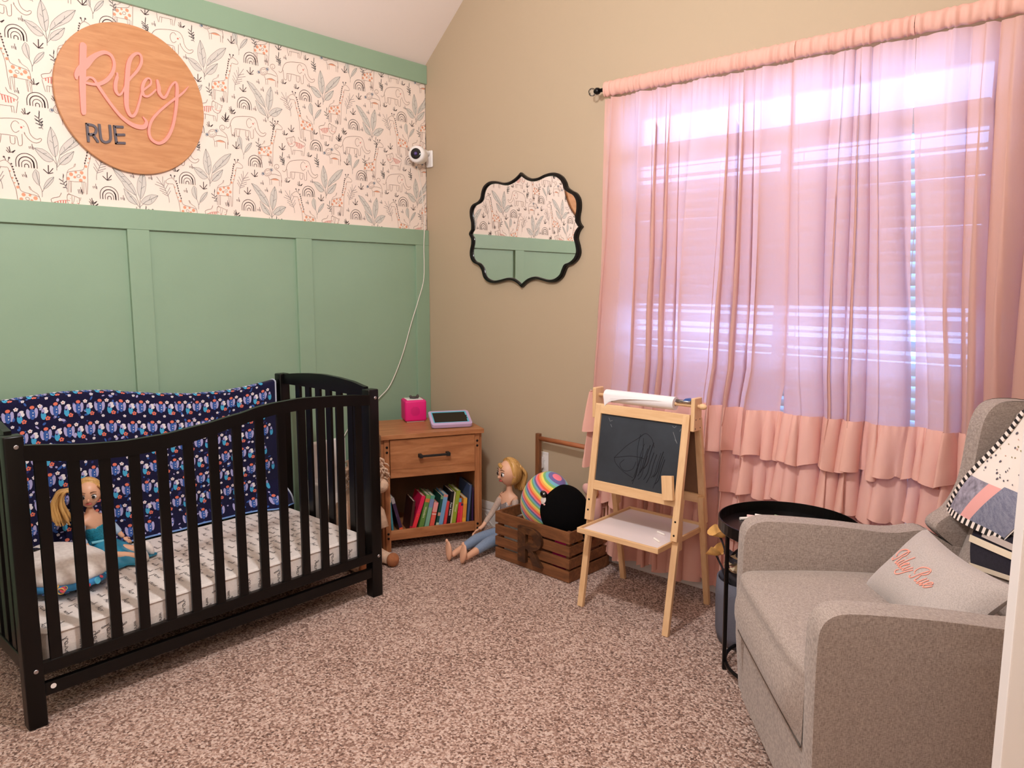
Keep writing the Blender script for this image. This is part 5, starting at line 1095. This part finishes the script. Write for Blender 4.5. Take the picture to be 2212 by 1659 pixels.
SCR = [((-.125, -.04, .335), 'scrap_y', .045), ((-.10, -.07, .425), 'scrap_y', .040), ((-.03, -.07, .30), 'scrap_c', .045), ((.03, -.05, .31), 'scrap_y', .05), ((-.02, .03, .33), 'scrap_d', .055), ((-.05, -.06, .36), 'scrap_d', .035), ((.04, .03, .29), 'scrap_d', .05), ((-.06, .02, .29), 'scrap_c', .045), ((-.02, -.09, .345), 'scrap_d', .035), ((.0, -.02, .40), 'scrap_c', .035), ((.05, -.07, .275), 'scrap_c', .04)]
sf = thing('fabric_posy', 'bunch of mustard and dark fabric scraps spilling from the felt bin', 'fabric', (2.262, -.365, .02))
for k, (c, mt_, r) in enumerate(SCR):
    a0 = rnd.uniform(0, 6); tx = rnd.uniform(-.6, .6)
    def fn(s, t, c=c, r=r, a0=a0, tx=tx):
        a = 2*PI*s+a0; rr_ = r*(.15+.85*t)*(1+.22*math.sin(a*3+a0)); return V((c[0]+rr_*math.cos(a)*(1 if abs(tx) < .3 else .8), c[1]+rr_*.75*math.sin(a), c[2]-.02+r*.9*t*t*(.6+.5*math.sin(a*2+a0))+tx*rr_*.4*math.cos(a)))
    G().grid(fn, 22, 5, closed=True).obj('fabric_scrap', mt_, sf, smooth=True)
    if k in (0, 1): G().tube(smooth_pts([(c[0]*.5, c[1]*.5, .20), (c[0]*.8, c[1]*.9, c[2]-.06), (c[0], c[1], c[2]-.015)], 4), .004, 6).obj('stem', 'scrap_d', sf, smooth=True)
G().tube(smooth_pts([(0, 0, .0), (0, -.01, .14), (-.01, -.02, .27)], 4), [.03]*5+[.06]*3+[.07], 10).obj('scrap_bundle', 'scrap_d', sf, smooth=True)

# ---------------------------------------------------------------- armchair
ac = thing('armchair', 'grey linen wingback glider armchair at the right', 'armchair', (2.437, -.851, .084), math.atan2(-.785, .62), scale=.94)
AO = [(.012, .0), (-.006, .20), (-.010, .40), (-.010, .545), (-.004, .588), (.014, .613), (.045, .625), (.10, .626), (.225, .619), (.333, .609), (.43, .598), (.49, .598), (.54, .606), (.575, .605), (.612, .585), (.66, .556), (.72, .545), (.84, .54), (.88, .50), (.88, .0)]
AOs = smooth_pts(AO[1:16], 3)
AOf = [AO[0]]+AOs+AO[16:]
def arm(x0, x1):
    g = G(); g.prism(AOf, x1-x0, (x0, 0, 0), (0, 1, 0), (0, 0, 1), (1, 0, 0)); a = g.obj('arm', 'chair', ac, bevel=.010, seg=3)
    for f in a.data.polygons: f.use_smooth = True
    ins = .008
    for xx in (x0+.004, x1-.004):
        G().tube([(xx, p[0]+.003, p[1]-.003) for p in [AO[0]]+AOs], .0028, 6).obj('welt', 'welt', ac, smooth=True)
    return a
arm(0, .075); arm(.690, .770)
# seat cushion with a crowned top and full front
def seat(s, t):
    x = .060+.645*s if False else .058+.642*s
    # t runs: bottom front -> front -> top -> back
    e_ = 1-abs(2*s-1)**8
    if t < .30: u = t/.30; y = -.010-.034*math.sin(PI*u)*e_-.016*u*e_; z = .235+(.195)*u
    elif t < .42: u = (t-.30)/.12; a = u*PI/2; y = -.026*e_-.010+.045*(1-math.cos(a)); z = .430+.036*math.sin(a)*(.6+.4*e_)
    else: u = (t-.42)/.58; y = .0+.012+.62*u; z = .451+.015*e_+.014*math.sin(PI*min(1, u*1.3))*e_
    return V((x, y, z))
g = G(); g.grid(seat, 26, 34)
sc = g.obj('seat_cushion', 'chair', ac, smooth=True)
bx(.075, .690, .02, .66, .20, .44).obj('seat_core', 'chair', ac)
G().tube([tuple(seat(i/20, 0)+V((0, -.002, .002))) for i in range(21)], .0028, 6).obj('welt', 'welt', ac, smooth=True)
bx(.068, .692, .004, .05, .0, .238).obj('front_panel', 'chair', ac, bevel=.004)
bx(.05, .72, .05, .86, .002, .03).obj('base_panel', 'welt', ac)
G().lathe([(0, -.0893), (.30, -.0893), (.30, -.066), (.27, -.060), (.06, -.055), (.06, .002), (0, .002)], 40, (.385, .42, 0)).obj('swivel_base', 'black_matte', ac, smooth=False)
# reclined back with wings
bkp = lambda z: .69+.30*(z-.55)
def backf(s, t):
    x = .075+.615*s; z = .40+.64*t; e_ = (1-abs(2*s-1)**6)
    y = bkp(z)-.030*e_*math.sin(PI*min(1, .15+t*.85)); 
    if t > .93: y += .10*((t-.93)/.07)**2; z -= .012*((t-.93)/.07)**2
    return V((x, y, z))
G().grid(backf, 20, 30).obj('backrest', 'chair', ac, smooth=True)
g = G(); g.prism([(bkp(.05)-.0, .03), (bkp(.40)+.02, .40), (bkp(1.02)+.03, 1.0), (bkp(1.02)+.075, 1.03), (1.02, 1.0), (.99, .55), (.93, .03)], .60, (.085, 0, 0), (0, 1, 0), (0, 0, 1), (1, 0, 0)); g.obj('back_shell', 'chair', ac, bevel=.015, seg=3)
WG = [(.668, .552), (.612, .600), (.606, .622), (.618, .640), (.657, .672), (.690, .736), (.706, .806), (.716, .906), (.726, .968), (.747, 1.012), (.785, 1.033), (.86, 1.034), (.95, 1.02), (1.02, .985), (.985, .70), (.95, .545), (.80, .545)]
WGs = smooth_pts(WG[:13], 3)+WG[13:]
for x0, x1 in ((-.002, .072), (.698, .772)):
    q = G().prism(WGs, x1-x0, (x0, 0, 0), (0, 1, 0), (0, 0, 1), (1, 0, 0)).obj('wing', 'chair', ac, bevel=.012, seg=3)
    for f in q.data.polygons: f.use_smooth = True
    for xx in (x0+.003, x1-.003): G().tube([(xx, p[0]+.003, p[1]-.001) for p in WGs[:len(WGs)-6]], .0028, 6).obj('welt', 'welt', ac, smooth=True)

# pillow with embroidered name (chair local frame, same scale)
PM = ac.matrix_world if False else (Matrix.Translation(ac.location) @ Matrix.Rotation(ac.rotation_euler[2], 4, 'Z') @ Matrix.Scale(.94, 4))
def inch(name, label, cat, lp):
    o = thing(name, label, cat); o.location = PM @ V(lp); o.rotation_euler = ac.rotation_euler; o.scale = (.94,)*3; return o
po = inch('throw_pillow', 'grey pillow with a coral embroidered name on the armchair seat', 'pillow', (.195, .333, .462))
e2 = V((0, .9, 1)).normalized(); nn = V((0, -1, .9)).normalized()
PWD, PHT, PT_ = .480, .262, .062
def psurf(a, b):
    fa, fb = 1-abs(2*a-1)**3.2, 1-abs(2*b-1)**3.2
    return PT_*max(0, fa*fb)**.6
def pil(sign):
    def f(s, t):
        pin = .020*math.sin(PI*t); pin2 = .018*math.sin(PI*s)
        x = s*PWD+(.5-s)*2*pin; y = t*PHT+(.5-t)*2*pin2
        return V((x, 0, 0))+e2*y+nn*(psurf(s, t)*sign+PT_*-.0)
    return f
g = G(); g.grid(pil(1), 28, 22); g.grid(pil(-1), 28, 22); g.obj('cushion', 'pillow', po, smooth=True)
PTX = [[[0.2889,0.127],[0.2877,0.1209],[0.2952,0.1179],[0.3036,0.1244],[0.3128,0.1386],[0.3256,0.1636],[0.3345,0.1685]],[[0.2972,0.1353],[0.2913,0.1356],[0.2866,0.142],[0.2881,0.1546],[0.3035,0.1648],[0.3183,0.1685],[0.3297,0.1659],[0.3343,0.1596],[0.3334,0.1502],[0.3247,0.1426],[0.3256,0.1387],[0.3234,0.1285],[0.3211,0.1183],[0.3227,0.1156],[0.3303,0.1191]],[[0.3452,0.1392],[0.3375,0.1277],[0.3339,0.1167],[0.3382,0.1156],[0.3435,0.1205]],[[0.3472,0.1486],[0.3491,0.149]],[[0.3753,0.1633],[0.3627,0.1474],[0.3501,0.1278],[0.3466,0.1152],[0.3516,0.1137],[0.3575,0.118],[0.3665,0.1286],[0.3769,0.1364],[0.3767,0.1397],[0.3701,0.1376],[0.361,0.1289],[0.3604,0.1162],[0.3647,0.1126],[0.3727,0.1164]],[[0.389,0.1364],[0.3803,0.1244],[0.3769,0.1136],[0.381,0.1126],[0.3899,0.1213],[0.4049,0.1371]],[[0.413,0.1316],[0.3949,0.1148],[0.383,0.1015],[0.3706,0.0932],[0.3597,0.0928],[0.3544,0.1003],[0.3623,0.1067]],[[0.4211,0.1167],[0.4221,0.1113],[0.4286,0.1101],[0.4372,0.117],[0.4464,0.1328],[0.4674,0.1572]],[[0.4314,0.1272],[0.4255,0.1288],[0.4232,0.1359],[0.4282,0.1483],[0.4392,0.1565],[0.4547,0.1614],[0.4671,0.162],[0.4723,0.1584],[0.4729,0.1488],[0.4635,0.1398],[0.4556,0.1359],[0.4545,0.1242],[0.4513,0.1138],[0.4528,0.1113],[0.4614,0.1132]],[[0.4828,0.1373],[0.4732,0.1239],[0.4665,0.1114],[0.4703,0.1103],[0.4785,0.1171],[0.4943,0.1369],[0.4854,0.1247],[0.4813,0.1122],[0.4844,0.1116],[0.4895,0.1173]],[[0.4895,0.1173],[0.5029,0.1249],[0.516,0.1339],[0.514,0.1376],[0.507,0.1357],[0.4974,0.1256],[0.4956,0.1162],[0.4982,0.1128],[0.5076,0.1171],[0.5216,0.13]]]
g = G()
for st in PTX:
    P = []
    for u, tt in smooth_pts([tuple(p) for p in st], 4):
        s, t = (u-.195)/PWD, tt/PHT
        P.append(V((u-.195, 0, 0))+e2*tt+nn*(psurf(max(0, min(1, s)), max(0, min(1, t)))+.0012))
    g.ribbon(P, .0034, nn, thick=.0006)
g.obj('embroidered_name', 'coral_thread', po, label='coral script embroidery Riley Rue')

# patchwork quilt and navy knit over the right side of the chair back
qo = inch('patchwork_quilt', 'patchwork quilt with black and white striped binding over the armchair back', 'quilt', (.0, .0, .0))
qpl = lambda z: .655+.30*(z-.55)
# quilt spans a slanted quadrilateral on the back: corners in chair (x, z)
QA, QB, QC, QD = (.20, 1.055), (.035, .672), (.296, .652), (.60, .90)
def qpt(s, t, off=0):
    # s: along lower edge B->C..., t: up
    bx_, bz = QB[0]+(QC[0]-QB[0])*s, QB[1]+(QC[1]-QB[1])*s; tx_, tz = QA[0]+(.62-QA[0])*s, QA[1]+(1.04-QA[1])*s
    x, z = bx_+(tx_-bx_)*t, bz+(tz-bz)*t
    y = qpl(z)-.012-.012*math.sin(s*5+t*3)-.010*math.sin(t*7)-off-.02*(1-t)*(1-s)
    if z > 1.02: y += (z-1.02)*1.6
    return V((x, y, z))
G().grid(lambda s, t: qpt(s, t), 30, 30).obj('quilt_top', 'q_white', qo, smooth=True)
G().grid(lambda s, t: qpt(s, t, -.014), 30, 30).obj('quilt_backing', 'navyknit', qo, smooth=True)
def patch(s0, s1, t0, t1, mt_, sk=0): G().grid(lambda s, t: qpt(s0+(s1-s0)*s+sk*t, t0+(t1-t0)*t, .0018), 10, 8).obj('quilt_patch', mt_, qo, smooth=True)
patch(.02, .30, .02, .34, 'q_paisley'); patch(.30, .46, .02, .34, 'q_pink'); patch(.46, .98, .02, .36, 'q_denim')
g = G(); rnd = random.Random(12); gg = {'a': G(), 'b': G(), 'c': G()}
for k in range(150):
    s, t = rnd.uniform(.04, .95), rnd.uniform(.38, .97); gg['abc'[k % 3] if t > .55 and s < .6 else 'a'].disc(qpt(s, t, .0022), rnd.uniform(.0015, .003) if k % 3 else rnd.uniform(.003, .006), (0, -1, .3), 6, rnd.uniform(.002, .004))
for k, c in (('a', (90, 84, 96)), ('b', (150, 140, 84)), ('c', (216, 168, 150))): gg[k].obj('quilt_print', colour(c, .9), qo, fix=False, kind='stuff')
g = G(); gw = G(); NB = 26
def bind(P, wdt):
    for i in range(len(P)-1): (g if i % 2 else gw).ribbon([P[i], P[i+1]], wdt, (0, -1, .3), thick=.004)
bind([qpt(.0, 1-i/44, .001) for i in range(45)], .018); bind([qpt(i/26, .0, .001) for i in range(27)], .020)
g.obj('binding_stripe', 'black_matte', qo, fix=False); gw.obj('binding_stripe', 'q_white', qo, fix=False)
no = inch('navy_cardigan', 'navy knit with cream ribbed edges under the quilt on the armchair', 'clothing', (.0, .0, .0))
def npt(s, t, off=0):
    B0, B1 = (.195, .533), (.55, .60); T0, T1 = (.150, .655), (.50, .70)
    x = B0[0]+(B1[0]-B0[0])*s+((T0[0]+(T1[0]-T0[0])*s)-(B0[0]+(B1[0]-B0[0])*s))*t; z = B0[1]+(B1[1]-B0[1])*s+((T0[1]+(T1[1]-T0[1])*s)-(B0[1]+(B1[1]-B0[1])*s))*t
    return V((x, qpl(z)+.006-.014*math.sin(2.5*t+s)-off, z))
G().grid(lambda s, t: npt(s, t), 20, 14).obj('knit_body', 'navyknit', no, smooth=True)
G().grid(lambda s, t: npt(s, -.02+.12*t, .004), 20, 4).obj('ribbed_hem', 'cream', no, smooth=True)
G().grid(lambda s, t: npt(s*1.0, .60+.16*t-.20*s, .006), 20, 4).obj('ribbed_cuff', 'cream', no, smooth=True)
G().grid(lambda s, t: npt(.16+.84*s, .79+.14*t-.20*s, .008), 20, 4).obj('ribbed_cuff', colour((190, 174, 166), .9), no, smooth=True)
